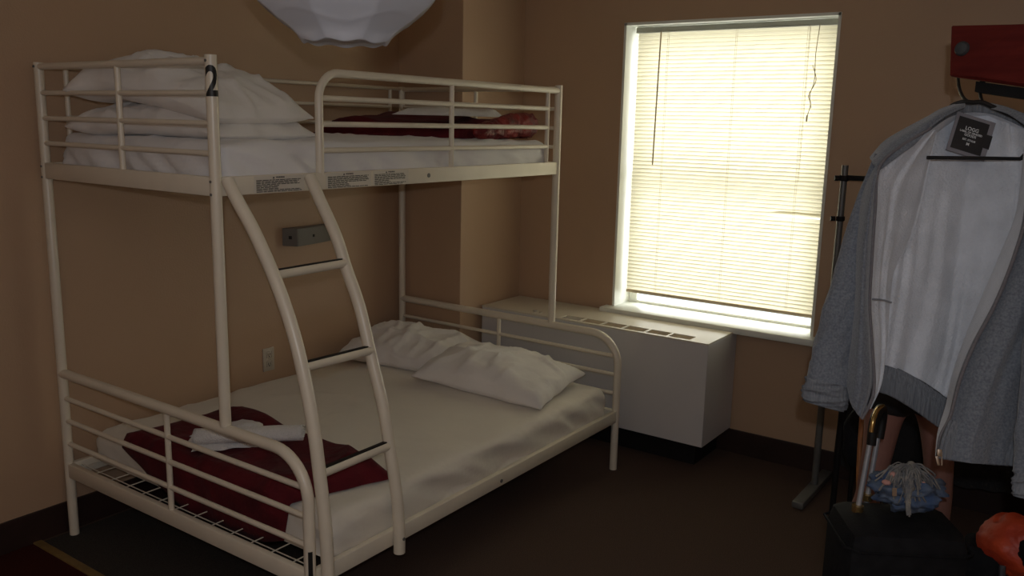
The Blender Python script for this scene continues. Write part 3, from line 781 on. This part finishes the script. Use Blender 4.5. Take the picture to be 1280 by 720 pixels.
# left front outside, folded back from the zip to the sleeve
o1 = C([(1096, 206), (1080, 240, .03), (1066, 310, .05), (1062, 380, .06), (1058, 430, .05), (1056, 470, .03), (1060, 486, .01)], 1.895)
o2 = C([(1098, 212), (1093, 260, 0), (1089, 320, 0), (1086, 380, 0), (1089, 430, 0), (1090, 480, 0), (1077, 524)], 1.895)
om = C([(1097, 208), (1087, 250, -.02), (1078, 315, -.025), (1074, 380, -.03), (1073, 430, -.03), (1072, 478, -.025), (1067, 510, -.01)], 1.895)
obj('left_front', sheet([o1, om, o2], 36, 70, .004, fold(3, .012, 2.2)), M['heather'], jk, angle=80)
zt_ = tb(smooth_path(C([(1164, 160, .02), (1120, 187, .01), (1098, 212), (1094, 260), (1090, 320), (1087, 380), (1090, 430), (1092, 490), (1077, 524)], 1.893), 70), .0036, 8)
obj('zip_tape', zt_, M['zip'], jk)
# shoulder yoke seen from outside
ya = C([(1088, 196, .07), (1106, 176, .06), (1130, 161, .05), (1158, 146, .05), (1180, 134, .06), (1205, 127, .09)], 1.915)
yb = C([(1098, 214), (1122, 196), (1144, 180, .005), (1160, 163, .02), (1182, 146, .04), (1206, 134, .08)], 1.895)
ym = C([(1092, 204, .02), (1113, 185, .015), (1136, 168, .015), (1159, 153, .02), (1181, 139, .04), (1206, 130, .08)], 1.900)
obj('shoulder', sheet([ya, ym, yb], 20, 50, .004, fold(3, .006, 1)), M['heather'], jk, angle=80)
# right shoulder
ra = C([(1236, 128, .11), (1260, 134, .06), (1290, 146, .0)], 1.90); rb2 = C([(1240, 136, .09), (1262, 143, .05), (1290, 162, .0)], 1.89)
obj('shoulder', sheet([ra, rb2], 10, 24, .004), M['heather'], jk, angle=80)
# sleeves
def sleeve(rows, d, nm, seed, n=36, thickf=.62):
    """rows: left/right pixel edges down the sleeve"""
    cs = []
    for (x0, y0, x1, y1, dd) in rows:
        a, c = W(x0, y0, d + dd), W(x1, y1, d + dd); cs.append((a, c))
    A = smooth_path([a for a, c in cs], 70); B_ = smooth_path([c for a, c in cs], 70)
    b = bmesh.new(); g = []
    for i, (a, c) in enumerate(zip(A, B_)):
        m_ = (a+c)/2; u = (c-a)/2; w = u.length; row = []
        f = i/69
        for k in range(n):
            an = 2*PI*k/n
            wr = 1 + .16*nz(math.cos(an)*1.5, f*7+math.sin(an)*1.5, seed) + .34*(max(0, ridge(f*5+math.cos(an)*1.4, math.sin(an), seed+2)-.4) - .2)
            if i > 62: wr = 1
            row.append(b.verts.new(m_ + u*math.cos(an)*(1+(wr-1)*.4) + (-FW)*math.sin(an)*w*thickf*wr))
        g.append(row)
    for i in range(69):
        for k in range(n): b.faces.new((g[i][k], g[i][(k+1)%n], g[i+1][(k+1)%n], g[i+1][k]))
    b.faces.new(g[0]); return b
sl = obj('sleeve', sleeve([(1093, 192, 1112, 202, .02), (1076, 235, 1097, 240, .01), (1058, 290, 1092, 300, 0), (1042, 345, 1087, 350, -.01), (1028, 390, 1080, 400, -.01), (1017, 430, 1070, 445, 0), (1009, 472, 1063, 486, 0)], 1.935, 'sleeve', 4.4), M['heather'], jk, angle=80)
obj('cuff', sleeve([(1008, 470, 1064, 485, 0), (1004, 484, 1061, 498, 0), (1003, 495, 1058, 510, 0), (1006, 502, 1054, 515, 0)], 1.935, 'cuff', .1), M['rib'], sl, angle=80)
# right front
zR = C([(1288, 180, .05), (1284, 262), (1268, 320), (1245, 378), (1218, 430), (1200, 475), (1188, 520), (1176, 545), (1172, 572)], 1.86)
r1 = C([(1300, 190), (1300, 270), (1290, 330), (1268, 385), (1244, 437), (1228, 480), (1214, 528), (1206, 552), (1203, 577)], 1.83)
r2 = C([(1320, 200), (1320, 280), (1318, 340), (1300, 400), (1275, 450), (1256, 490), (1244, 536), (1238, 556), (1236, 580)], 1.84)
r3 = C([(1345, 210), (1345, 290), (1345, 350), (1340, 410), (1320, 460), (1296, 500), (1284, 544), (1278, 562), (1274, 582)], 1.86)
obj('right_front', sheet([zR, r1, r2, r3], 50, 90, .004, fold(3, .022, 6.6)), M['heather'], jk, angle=80)
obj('right_hem', sheet([C([(1187, 524), (1215, 530), (1245, 540), (1280, 548)], 1.848), C([(1177, 550), (1208, 556), (1240, 562), (1277, 568)], 1.842), C([(1172, 573), (1204, 578), (1237, 581), (1272, 583)], 1.848)], 12, 40, .006, lambda s, t, p: .002*math.sin(t*150)), M['rib'], jk, angle=80)
iR = C([(1282, 182, .10), (1272, 262, .10), (1250, 320, .11), (1228, 372, .12), (1208, 420, .12), (1192, 468, .12), (1184, 505, .10), (1174, 540, .03), (1171, 570, .01)], 1.86)
obj('right_front_lining', sheet([iR, zR], 16, 80, .004, fold(2, .006, 9)), M['fleece'], jk, angle=80)
obj('zip_tape', tb(smooth_path(C([(1288, 180, .05), (1284, 262), (1268, 320), (1245, 378), (1218, 430), (1200, 475), (1188, 520), (1176, 545), (1172, 572)], 1.853), 70), .0036, 8), M['zip'], jk)
b = bmesh.new(); pz = W(1174, 566, 1.845)
obox(b, pz, RT*.005, UP*.008, FW*.003, bev=.0012); obj('zip_slider', b, M['chrome'], jk)
b = bmesh.new(); obox(b, W(1172, 576, 1.843), RT*.0032 , UP*.010 - RT*.002, FW*.0014, bev=.0008); tube(b, [W(1177, 560, 1.846), W(1177, 582, 1.846)], .0018, 6)
obj('zip_pull', b, M['chrome'], jk)
obj('sleeve', sleeve([(1288, 180, 1340, 180, .04), (1290, 300, 1345, 300, .02), (1284, 400, 1342, 400, 0), (1276, 480, 1336, 480, -.02), (1270, 545, 1330, 545, -.02), (1267, 590, 1325, 590, -.02)], 1.80, 'sleeve', 8.4, thickf=.5), M['heather'], jk, angle=80)
obj('cuff', sleeve([(1268, 588, 1325, 588, 0), (1266, 605, 1322, 608, 0), (1267, 620, 1318, 628, 0)], 1.78, 'cuff', .1, thickf=.5), M['rib'], jk, angle=80)
# neck label
lc = W(1213.5, 170.5, 2.012)
ex = (RT*math.cos(-.30) + UP*math.sin(-.30)).normalized(); ey = (UP*math.cos(-.30) - RT*math.sin(-.30)).normalized()
k_ = 2.012/F
b = bmesh.new(); obox(b, lc, ex*25*k_, ey*25*k_, FW*.0008); obj('label_patch', b, M['labelgrey'], jk, smooth=False)
lc2 = lc - FW*.0016 - ex*1.5*k_ 
b = bmesh.new(); obox(b, lc2, ex*19.5*k_, ey*20.5*k_, FW*.0006); lb = obj('neck_label', b, M['label'], jk, smooth=False)
b = bmesh.new(); obox(b, lc2 + ex*22*k_ - ey*1*k_ - FW*.0006, ex*5*k_, ey*8.5*k_, FW*.0006); obj('size_tab', b, M['label'], jk, smooth=False)
t = bmesh.new()
for s, y, sz in (('LOGG', 8.0, 5.0), ('LABEL OF GRADED', 3.5, 2.7), ('GOODS', -.2, 3.4), ('EST. STHLM', -6, 2.6), ('M', -11, 4.2)):
    q = text_bm(s, sz*k_*1.25, bold=.00012, extrude=.0001)
    place(q, lc2 + ey*y*k_ - FW*.0009, ex, ey); merge(t, q)
obj('label_print', t, M['print'], lb, smooth=False)

# ------------------------------------------------------------------ garment rack
gr = thing('garment_rack', 'grey steel garment rack with flat T-shaped foot beside the window', 'garment rack', (2.36, 2.35, 0))
obj('upright', tb([(2.365, 2.35, .03), (2.365, 2.35, .9), (2.368, 2.35, .9), (2.370, 2.35, 1.545)], .015, 16, radii=[.016, .016, .0145, .0145]), M['greysteel'], gr)
b = bx(2.339, 2.391, 2.09, 2.565, .004, .036, bev=.006); obj('foot', b, M['greysteel'], gr)
b = bmesh.new(); box(b, 2.352, 2.388, 2.330, 2.372, 1.475, 1.50, bev=.005); tube(b, [(2.35, 2.338, 1.487), (2.334, 2.330, 1.487)], .012, 12); obj('clamp', b, M['black'], gr)
b = bmesh.new(); box(b, 2.354, 2.386, 2.332, 2.370, 1.295, 1.318, bev=.005); tube(b, [(2.35, 2.340, 1.306), (2.332, 2.332, 1.306)], .011, 12); obj('clamp', b, M['black'], gr)
obj('hanging_rail', tb([(2.35, 2.35, 1.490), (3.65, 2.35, 1.490)], .012, 12), M['black'], gr)
obj('upright', tb([(3.64, 2.35, .03), (3.64, 2.35, 1.53)], .016, 14), M['greysteel'], gr)
obj('foot', bx(3.614, 3.666, 2.09, 2.565, .004, .036, bev=.006), M['greysteel'], gr)
# black coats on the rack
def coat(x0, x1, zb, seed, label):
    b = bmesh.new(); n, m_ = 44, 40; g = []
    for i in range(m_+1):
        f = i/m_; z = 1.40 - (1.40-zb)*f; row = []
        w = (x1-x0)/2*(.35 + .65*min(1, f*5)**.6)*(1+.12*f); cx = (x0+x1)/2
        for k in range(n):
            a = 2*PI*k/n
            dpt = .075*(1 + .35*nz(math.cos(a)*3, f*1.2, seed) + .25*math.sin(9*a+seed)*f)
            row.append(b.verts.new((cx + w*math.cos(a), 2.35 + dpt*math.sin(a), z + .015*nz(a, f*2, seed))))
        g.append(row)
    for i in range(m_):
        for k in range(n): b.faces.new((g[i][k], g[i][(k+1)%n], g[i+1][(k+1)%n], g[i+1][k]))
    b.faces.new(g[0]); b.faces.new(g[-1][::-1])
    r = thing('long_coat', label, 'coat', ((x0+x1)/2, 2.35, 1.49), 'black coats on the garment rack')
    obj('coat_body', b, M['blackcloth'], r, angle=80)
    obj('hanger_hook', tb(smooth_path([((x0+x1)/2, 2.35, 1.38), ((x0+x1)/2, 2.35, 1.44), ((x0+x1)/2, 2.335, 1.475), ((x0+x1)/2, 2.335, 1.50), ((x0+x1)/2, 2.355, 1.512), ((x0+x1)/2, 2.37, 1.50)], 18), .0025, 8), M['chrome'], r)
coat(2.46, 2.80, .17, 1.0, 'black coat on the garment rack, seen behind the silver suitcase handle')
coat(2.84, 3.16, .22, 4.0, 'black coat on the garment rack, behind the bare legs')
coat(3.19, 3.46, .24, 7.0, 'black coat on the garment rack, right of the bare legs')

# thin black stand in front of the rack
st = thing('folding_stand', 'thin black upright stand left of the suitcase handle', 'stand', (2.555, 1.93, 0))
obj('stand_pole', tb([(2.555, 1.93, .004), (2.56, 1.93, 1.02)], .0125, 12), M['black'], st)
obj('stand_pole', tb([(2.60, 2.03, .004), (2.60, 2.0, 1.0)], .010, 12), M['black'], st)
b = bmesh.new(); tube(b, [(2.555, 1.93, .45), (2.60, 2.02, .45)], .008, 8); tube(b, [(2.56, 1.93, 1.0), (2.60, 2.0, .98)], .010, 8); tube(b, [(2.55, 1.93, .012), (2.62, 2.06, .012)], .009, 8)
obj('cross_brace', b, M['black'], st)
cb = obj('cable', tb(smooth_path([(2.585, 1.915, .98), (2.53, 1.90, .80), (2.56, 1.905, .64), (2.60, 1.91, .72), (2.585, 1.915, .98)], 40), .003, 6), M['dark'])
tag(cb, 'thin black cable looped over the top of the black stand', 'cable')
# small dark bag with an orange strap hanging off the stand
hb = thing('shoulder_bag', 'small dark shoulder bag with orange strap beside the suitcase handle', 'bag', W(1068, 560, 3.1))
b = bmesh.new(); cc = W(1069, 548, 3.22); sph(b, cc, .1, (.40, .40, 1.15), 20, 14)
for v in b.verts: v.co += Vector((nz(v.co.x*12, v.co.z*12), 0, 0))*.02
obj('bag_body', b, M['blackbag'], hb, angle=80)
obj('strap', tb(smooth_path([W(1078, 510, 3.05), W(1076, 540, 3.05), W(1074, 570, 3.05), W(1073, 600, 3.05), W(1074, 625, 3.08)], 24), .008, 8), M['tanwood'], hb)
obj('strap', tb(smooth_path([W(1078, 510, 3.05), W(1072, 490, 3.12), cc + Vector((0, 0, .11)), cc], 20), .005, 8), M['tanwood'], hb)

# ------------------------------------------------------------------ standing person behind the jacket
PO = Vector((2.903, 1.373, 0)); PR = Vector((.817, .577, 0)); PF = Vector((.577, -.817, 0))
def PP(r, f, z): return PO + PR*r + PF*f + Vector((0, 0, z))
def skin(nm, verts, edges, radii, m, parent=None, root=0, sub=2):
    me = bpy.data.meshes.new(nm); me.from_pydata([tuple(v) for v in verts], edges, []); me.materials.append(m)
    o = bpy.data.objects.new(nm, me); COL.objects.link(o)
    md = o.modifiers.new('skin', 'SKIN'); md.use_smooth_shade = True
    for i, r in enumerate(radii):
        rv = (r, r) if not isinstance(r, tuple) else r
        me.skin_vertices[0].data[i].radius = rv
        me.skin_vertices[0].data[i].use_root = (i == root)
    sd = o.modifiers.new('sub', 'SUBSURF'); sd.levels = sub; sd.render_levels = sub
    # bake to a plain mesh
    bpy.context.view_layer.update()
    dg = bpy.context.evaluated_depsgraph_get()
    me2 = bpy.data.meshes.new_from_object(o.evaluated_get(dg))
    bpy.data.objects.remove(o); bpy.data.meshes.remove(me)
    bb = bmesh.new(); bb.from_mesh(me2); bpy.data.meshes.remove(me2)
    return bb
V = []; E = []; Rr = []
def add(p, r, par=None):
    V.append(p); Rr.append(r); i = len(V)-1
    if par is not None: E.append((par, i))
    return i
pel = add(PP(0, 0, .88), (.13, .10)); bel = add(PP(0, 0, 1.0), (.115, .085), pel); che = add(PP(0, 0, 1.18), (.13, .09), bel)
up_ = add(PP(0, 0, 1.30), (.11, .075), che); nk = add(PP(0, .01, 1.38), .048, up_); nk2 = add(PP(0, .02, 1.44), .045, nk)
ends = []
for s in (-1, 1):
    hip = add(PP(.085*s, 0, .84), .075, pel); th = add(PP(.10*s + .008, .005, .66), .054, hip)
    kn = add(PP(.122*s + .008, .012, .47), .043, th); ca = add(PP(.135*s, -.012, .34), .050, kn); an = add(PP(.145*s, -.01, .09), .032, ca)
    he = add(PP(.147*s, -.02, .035), .032, an); to = add(PP(.165*s, .13, .028), (.036, .022), an); to2 = add(PP(.172*s, .18, .022), (.03, .016), to)
    shd = add(PP(.155*s, 0, 1.30), .048, up_); el = add(PP(.205*s, .03, 1.06), .038, shd); wrt = add(PP(.10*s, .20, 1.02), .025, el)
    plm = add(PP(.055*s, .235, 1.03), (.034, .017), wrt); ends.append((s, plm))
body = skin('b', V, E, Rr, M['skin'])
for s, _ in ends:
    base = PP(.045*s, .24, 1.03); d_ = (-PR*s*.9 + PF*.35).normalized()
    for q in range(4):
        off = Vector((0, 0, .026 - .0175*q)); ln = (.07, .078, .072, .058)[q]
        p0_ = base + off; p1_ = p0_ + d_*ln*.45; p2_ = p1_ + (d_ - PF*.5).normalized()*ln*.35; p3_ = p2_ + (d_*.6 - PF).normalized()*ln*.25
        tube(body, [p0_, p1_, p2_, p3_], .008, 8, radii=[.0095, .009, .0082, .006])
    t0 = base + Vector((0, 0, .03)) + PR*s*.02
    tube(body, [t0, t0 + Vector((0, 0, .025)) - PR*s*.015, t0 + Vector((0, 0, .04)) - PR*s*.04], .009, 8, radii=[.011, .010, .007])
# head as part of the body
hc = PP(0, .035, 1.535); hb_ = bmesh.new(); sph(hb_, (0, 0, 0), 1, (1, 1, 1), 40, 32)
for v in hb_.verts:
    x, y, z = v.co
    r, f, h = x*.073, y*.092, z*.108
    if z < 0: r *= 1 - .28*(-z)**1.4; f *= 1 - .12*(-z)
    if y > 0:
        f += .020*math.exp(-((x/.16)**2 + ((z+.12)/.16)**2))            # nose
        f -= .008*(math.exp(-(((x-.36)/.15)**2 + ((z-.05)/.12)**2)) + math.exp(-(((x+.36)/.15)**2 + ((z-.05)/.12)**2)))
        f += .006*math.exp(-((x/.28)**2 + ((z+.45)/.06)**2)) + .008*math.exp(-((x/.3)**2 + ((z+.85)/.2)**2))
    v.co = hc + PR*r + PF*f + Vector((0, 0, h))
merge(body, hb_)
for s in (-1, 1):
    sph(body, hc + PR*.074*s - PF*.005 + Vector((0, 0, -.005)), .028, (.35, .6, 1), 10, 8)
tag(bo := obj('person', body, M['skin'], angle=80), 'bare-legged person in dark clothes standing behind the hanging grey jacket', 'person')
b = bmesh.new()
for s in (-1, 1): sph(b, hc + PR*.027*s + PF*.083 + Vector((0, 0, .005)), .010, (1.2, .6, .7), 10, 8)
obj('eyes', b, M['ink'], bo)
b = bmesh.new(); sph(b, (0, 0, 0), 1, (1, 1, 1), 28, 22)
for v in list(b.verts):
    x, y, z = v.co; k = 1.0
    p = hc + PR*x*.084 + PF*(y*.10 - .012) + Vector((0, 0, z*.112 + .012))
    if y > .25 and z < .45: p -= PF*.045*(y)
    v.co = p
obj('hair', b, M['hair'], bo, angle=80)
def garment(V, E, R, nm, m): return obj(nm, skin(nm, V, E, R, m), m, bo, angle=80)
garment([PP(0, 0, .98), PP(0, 0, .90), PP(-.085, 0, .84), PP(-.10, 0, .765), PP(.085, 0, .84), PP(.10, 0, .765)], [(0, 1), (1, 2), (2, 3), (1, 4), (4, 5)],
        [(.13, .10), (.145, .115), .10, .092, .10, .092], 'shorts', M['blackcloth'])
garment([PP(0, 0, .91), PP(0, 0, 1.05), PP(0, 0, 1.2), PP(0, 0, 1.31), PP(-.155, 0, 1.30), PP(-.185, .012, 1.18), PP(.155, 0, 1.30), PP(.185, .012, 1.18), PP(0, .01, 1.36)],
        [(0, 1), (1, 2), (2, 3), (3, 4), (4, 5), (3, 6), (6, 7), (3, 8)], [(.165, .13), (.150, .12), (.165, .125), (.150, .115), .085, .070, .085, .070, .066], 't_shirt', M['blackcloth'])

# ------------------------------------------------------------------ suitcase
sc_ = thing('suitcase', 'black wheeled suitcase with silver pull handle raised', 'suitcase', (3.02, .74, 0))
cs_ = Vector((3.0, .775, 0)); ax_ = Vector((.86, .51, 0)); ay_ = Vector((-.51, .86, 0))
def S(a, b_, z): return cs_ + ax_*a + ay_*b_ + Vector((0, 0, z))
b = bmesh.new(); obox(b, S(0, 0, .355), ax_*.165, ay_*.125, Vector((0, 0, .30)), bev=.055)
obj('shell', b, M['blackbag'], sc_)
b = bmesh.new(); obox(b, S(-.005, -.125, .30), ax_*.045, ay_*.012, Vector((0, 0, .24)), bev=.006)
obj('front_panel', b, M['greybag'], sc_)
b = bmesh.new(); obox(b, S(.10, -.125, .30), ax_*.042, ay_*.010, Vector((0, 0, .22)), bev=.006); obox(b, S(-.11, -.125, .30), ax_*.04, ay_*.010, Vector((0, 0, .22)), bev=.006)
obj('front_pocket', b, M['blackbag'], sc_)
b = bmesh.new()
loop = [S(s1*.166, s2*.126, .60) for s1, s2 in ((-.8, -1), (.8, -1), (1, -.8), (1, .8), (.8, 1), (-.8, 1), (-1, .8), (-1, -.8), (-.8, -1))]
tube(b, loop, .004, 8); obj('piping', b, M['blackbag'], sc_)
hA0, hA1 = W(1072, 634, 2.43), W(1088, 550, 2.43); hB0, hB1 = W(1084, 620, 2.53), W(1098, 542, 2.53)
obj('handle_tube', tb([hA0 - Vector((0, 0, .02)), hA1], .0075, 12), M['silver'], sc_)
obj('handle_tube', tb([hB0 - Vector((0, 0, .02)), hB1], .0075, 12), M['silver'], sc_)
obj('handle_grip', tb(smooth_path([W(1089, 556, 2.43), W(1092, 530, 2.43), W(1098, 514, 2.46), W(1103, 511, 2.50), W(1103, 524, 2.53), W(1099, 548, 2.53)], 30), .013, 14), M['dark'], sc_)
obj('grip_trim', tb(smooth_path([W(1089, 540, 2.415), W(1092, 524, 2.415), W(1097, 512, 2.44), W(1103, 508, 2.48)], 20), .0065, 10), M['brass'], sc_)
for h in (hA0, hB0): obj('handle_socket', tb([h - Vector((0, 0, .012)), h + Vector((0, 0, .006))], .016, 14), M['brass'], sc_)
for s1 in (-1, 1):
    for s2 in (-1, 1):
        b = bmesh.new(); c = S(.12*s1, .085*s2, .026); tube(b, [c - ax_*.014, c + ax_*.014], .025, 18); obj('wheel', b, M['dark'], sc_)
# scarf bundle on the suitcase
sf = thing('scarf', 'crumpled blue and grey scarf with pale fringe on top of the suitcase', 'scarf', W(1132, 610, 2.4))
cS = W(1132, 612, 2.40); cS.z = max(cS.z, .70)
b = bmesh.new(); sph(b, (0, 0, 0), 1, (1, 1, 1), 48, 34)
for v in b.verts:
    x, y, z = v.co; r = .92 + .45*nz(x*2.3, y*2.3, z*2.3+3) + .22*ridge(x*3, y*3, z*4)
    v.co = cS + (RT*x*.088 + FW.cross(RT).normalized()*z*.052 + FW*y*.075)*r
    v.co.z = max(v.co.z, .661)
obj('scarf_cloth', b, M['blue'], sf, angle=80)
b = bmesh.new(); rnd = random.Random(3)
for i in range(95):
    a = rnd.gauss(0, 1.15); a = max(-2.3, min(2.3, a)); ln = rnd.uniform(16, 40)
    x0_, y0_ = 1134 + rnd.uniform(-11, 11), 586 + rnd.uniform(-6, 6)
    x2, y2 = x0_ + math.sin(a)*ln, y0_ + max(4, math.cos(a)*ln) + rnd.uniform(0, 10)
    dd = 2.335 + .03*abs(math.sin(a))
    pts = [W(x0_, y0_, 2.345)] + [W(x0_ + (x2-x0_)*f + rnd.uniform(-3, 3), y0_ + (y2-y0_)*f**1.3 - 7*math.sin(PI*f)*abs(math.sin(a)) + rnd.uniform(-2, 2), dd - .03*math.sin(PI*f*.8)) for f in (.3, .6, .85, 1)]
    tube(b, smooth_path(pts, 10), rnd.uniform(.0016, .0034), 5)
for i in range(9):
    ex_ = 1137 + rnd.uniform(-4, 3)
    pts = [W(1130 + i, 592, 2.325), W(1135 + rnd.uniform(-3, 3), 616, 2.300), W(ex_, 634, 2.296), W(ex_ + 1, 642 + rnd.uniform(-4, 4), 2.296)]
    tube(b, smooth_path(pts, 10), .0024, 5)
for (x, y, r) in ((1133, 587, .017), (1124, 585, .013), (1144, 586, .014), (1139, 581, .012), (1128, 594, .011)):
    sph(b, W(x, y, 2.35), r, (1, 1, .8), 10, 8)
obj('fringe', b, M['yarn'], sf, angle=80)
b = bmesh.new(); sph(b, W(1116, 593, 2.33), .008); sph(b, W(1108, 603, 2.33), .010, (1.2, 1, .7)); sph(b, W(1154, 605, 2.33), .007)
obj('pink_tuft', b, M['pink'], sf)
b = bmesh.new(); obox(b, W(1118, 615, 2.305), RT*.006, UP*.011, FW*.001); obj('foil_tag', b, M['chrome'], sf, smooth=False)

# ------------------------------------------------------------------ backpack and orange bag
bp = thing('backpack', 'black backpack slumped right of the suitcase', 'backpack', (3.28, 1.05, 0))
b = bmesh.new(); sph(b, (0, 0, 0), 1, (1, 1, 1), 40, 28); cP = Vector((3.20, 1.12, .26))
for v in b.verts:
    x, y, z = v.co; k = 1 + .10*nz(x*3, y*3, z*3)
    sq = lambda t: math.copysign(abs(t)**.6, t)
    v.co = cP + Vector((sq(x)*.085*k, sq(y)*.11*k, sq(z)*.25*k))
obj('pack_body', b, M['blackbag'], bp, angle=80)
obj('grab_loop', tb(smooth_path([cP + Vector((-.03, 0, .24)), cP + Vector((0, 0, .29)), cP + Vector((.03, 0, .24))], 12), .006, 8), M['greybag'], bp)
for s in (-1, 1): obj('shoulder_strap', tb(smooth_path([cP + Vector((.05*s, -.10, .22)), cP + Vector((.065*s, -.165, .08)), cP + Vector((.06*s, -.14, -.12))], 16), .009, 8), M['greybag'], bp)
obj('front_pouch', merge(bmesh.new(), obox(bmesh.new(), cP + Vector((0, -.135, -.07)), Vector((.075, 0, 0)), Vector((0, .02, 0)), Vector((0, 0, .09)), bev=.015)), M['blackbag'], bp)
ob = thing('drawstring_bag', 'orange-red nylon bag with dark netting in the lower right corner', 'bag', (3.36, 1.7, 0))
cO = W(1274, 682, 2.55); rO = .11
b = bmesh.new(); sph(b, (0, 0, 0), 1, (1, 1, 1), 44, 32)
for v in b.verts:
    x, y, z = v.co; k = 1 + .14*nz(x*2, y*2, z*2+7) + .06*ridge(x*4, y*4, z*4)
    v.co = cO + (RT*x*.105 + UP*z*.088 + FW*y*.10)*k
obj('bag_body', b, M['orange'], ob, angle=80)
b = bmesh.new()
for i in range(7):
    a = -0.2 + i*.2
    tube(b, smooth_path([cO + RT*(.02+.10*math.sin(a)) - FW*.125*math.cos(a*.5) + UP*(.07), cO + RT*(.0+.13*math.sin(a)) - FW*.14 + UP*0, cO + RT*(.03+.10*math.sin(a)) - FW*.12 - UP*.07], 12), .003, 6)
    tube(b, smooth_path([cO + RT*.0 - FW*.135 + UP*(.06-.02*i), cO + RT*.06 - FW*.132 + UP*(.055-.02*i), cO + RT*.11 - FW*.07 + UP*(.05-.02*i)], 12), .003, 6)
obj('netting', b, M['greybag'], ob, angle=80)
b = bmesh.new(); sph(b, (0, 0, 0), 1, (1, 1, 1), 28, 20)
for v in b.verts:
    x, y, z = v.co; k = 1 + .2*nz(x*2.5, y*2.5, z*2.5+1)
    v.co = cO + RT*-.008 - FW*.088 + UP*.004 + (RT*x*.045 + UP*z*.050 + FW*y*.05)*k
obj('mesh_pocket', b, M['blackbag'], ob, angle=80)
obj('drawstring', tb(smooth_path([cO - RT*.03 - FW*.10 + UP*.07, cO - RT*.0 - FW*.13 + UP*.02, cO + RT*.03 - FW*.13 - UP*.04, cO + RT*.06 - FW*.12 - UP*.08], 20), .005, 8), M['orange'], ob)
# the duffel it rests on
df = thing('duffel_bag', 'dark duffel bag under the orange-red bag', 'bag', (cO.x, cO.y, 0))
zt2 = cO.z - .075
b = bmesh.new(); sph(b, (0, 0, 0), 1, (1, 1, 1), 40, 28)
for v in b.verts:
    x, y, z = v.co; sq = lambda t: math.copysign(abs(t)**.55, t); k = 1 + .06*nz(x*3, y*3, z*3+2)
    v.co = Vector((cO.x+.09, cO.y+.03, zt2/2)) + Vector((sq(x)*.16*k, sq(y)*.14*k, sq(z)*zt2*.5))
obj('duffel_body', b, M['greybag'], df, angle=80)
cD = Vector((cO.x+.09, cO.y+.03+.06, zt2))
obj('carry_handle', tb(smooth_path([cD + Vector((-.1, -.205, -.06)), cD + Vector((-.06, -.23, -.16)), cD + Vector((.06, -.23, -.16)), cD + Vector((.1, -.205, -.06))], 20), .008, 8), M['blackbag'], df)

# ------------------------------------------------------------------ light
w = bpy.data.worlds.new('w'); SC.world = w; w.use_nodes = True
bg = w.node_tree.nodes['Background']; bg.inputs['Color'].default_value = (.9, .95, 1.0, 1); bg.inputs['Strength'].default_value = 1.5
def area(nm, loc, rot, sx, sy, e, col):
    l = bpy.data.lights.new(nm, 'AREA'); l.shape = 'RECTANGLE'; l.size = sx; l.size_y = sy; l.energy = e; l.color = col
    o = bpy.data.objects.new(nm, l); COL.objects.link(o); o.location = loc; o.rotation_euler = rot; return o
area('daylight', (1.67, 3.35, 1.7), (math.radians(-90), 0, 0), 2.0, 2.2, 90, (1.0, .96, .88))
fl = bpy.data.lights.new('camera_flash', 'POINT'); fl.energy = 36; fl.color = (.88, .93, 1.0); fl.shadow_soft_size = .012
fo = bpy.data.objects.new('camera_flash', fl); COL.objects.link(fo); fo.location = CAM + UP*.085 - FW*.07
area('fill_light', (2.6, -1.2, H-.03), (0, 0, 0), 2.6, 2.2, 2.5, (1.0, .80, .58))  # added warm fill panel lifting the ambient light; no such lamp in the room

cam = bpy.data.cameras.new('camera'); co = bpy.data.objects.new('camera', cam); COL.objects.link(co)
cam.sensor_width = 36; cam.lens = F/1280*36; cam.clip_start = .02
co.matrix_world = Matrix(((RT.x, UP.x, -FW.x, CAM.x), (RT.y, UP.y, -FW.y, CAM.y), (RT.z, UP.z, -FW.z, CAM.z), (0, 0, 0, 1)))
SC.camera = co
SC.view_settings.view_transform = 'Standard'
SC.view_settings.look = 'None'
SC.view_settings.exposure = 0
SC.cycles.use_denoising = True
SC.cycles.max_bounces = 10; SC.cycles.diffuse_bounces = 6; SC.cycles.transmission_bounces = 6; SC.cycles.transparent_max_bounces = 8
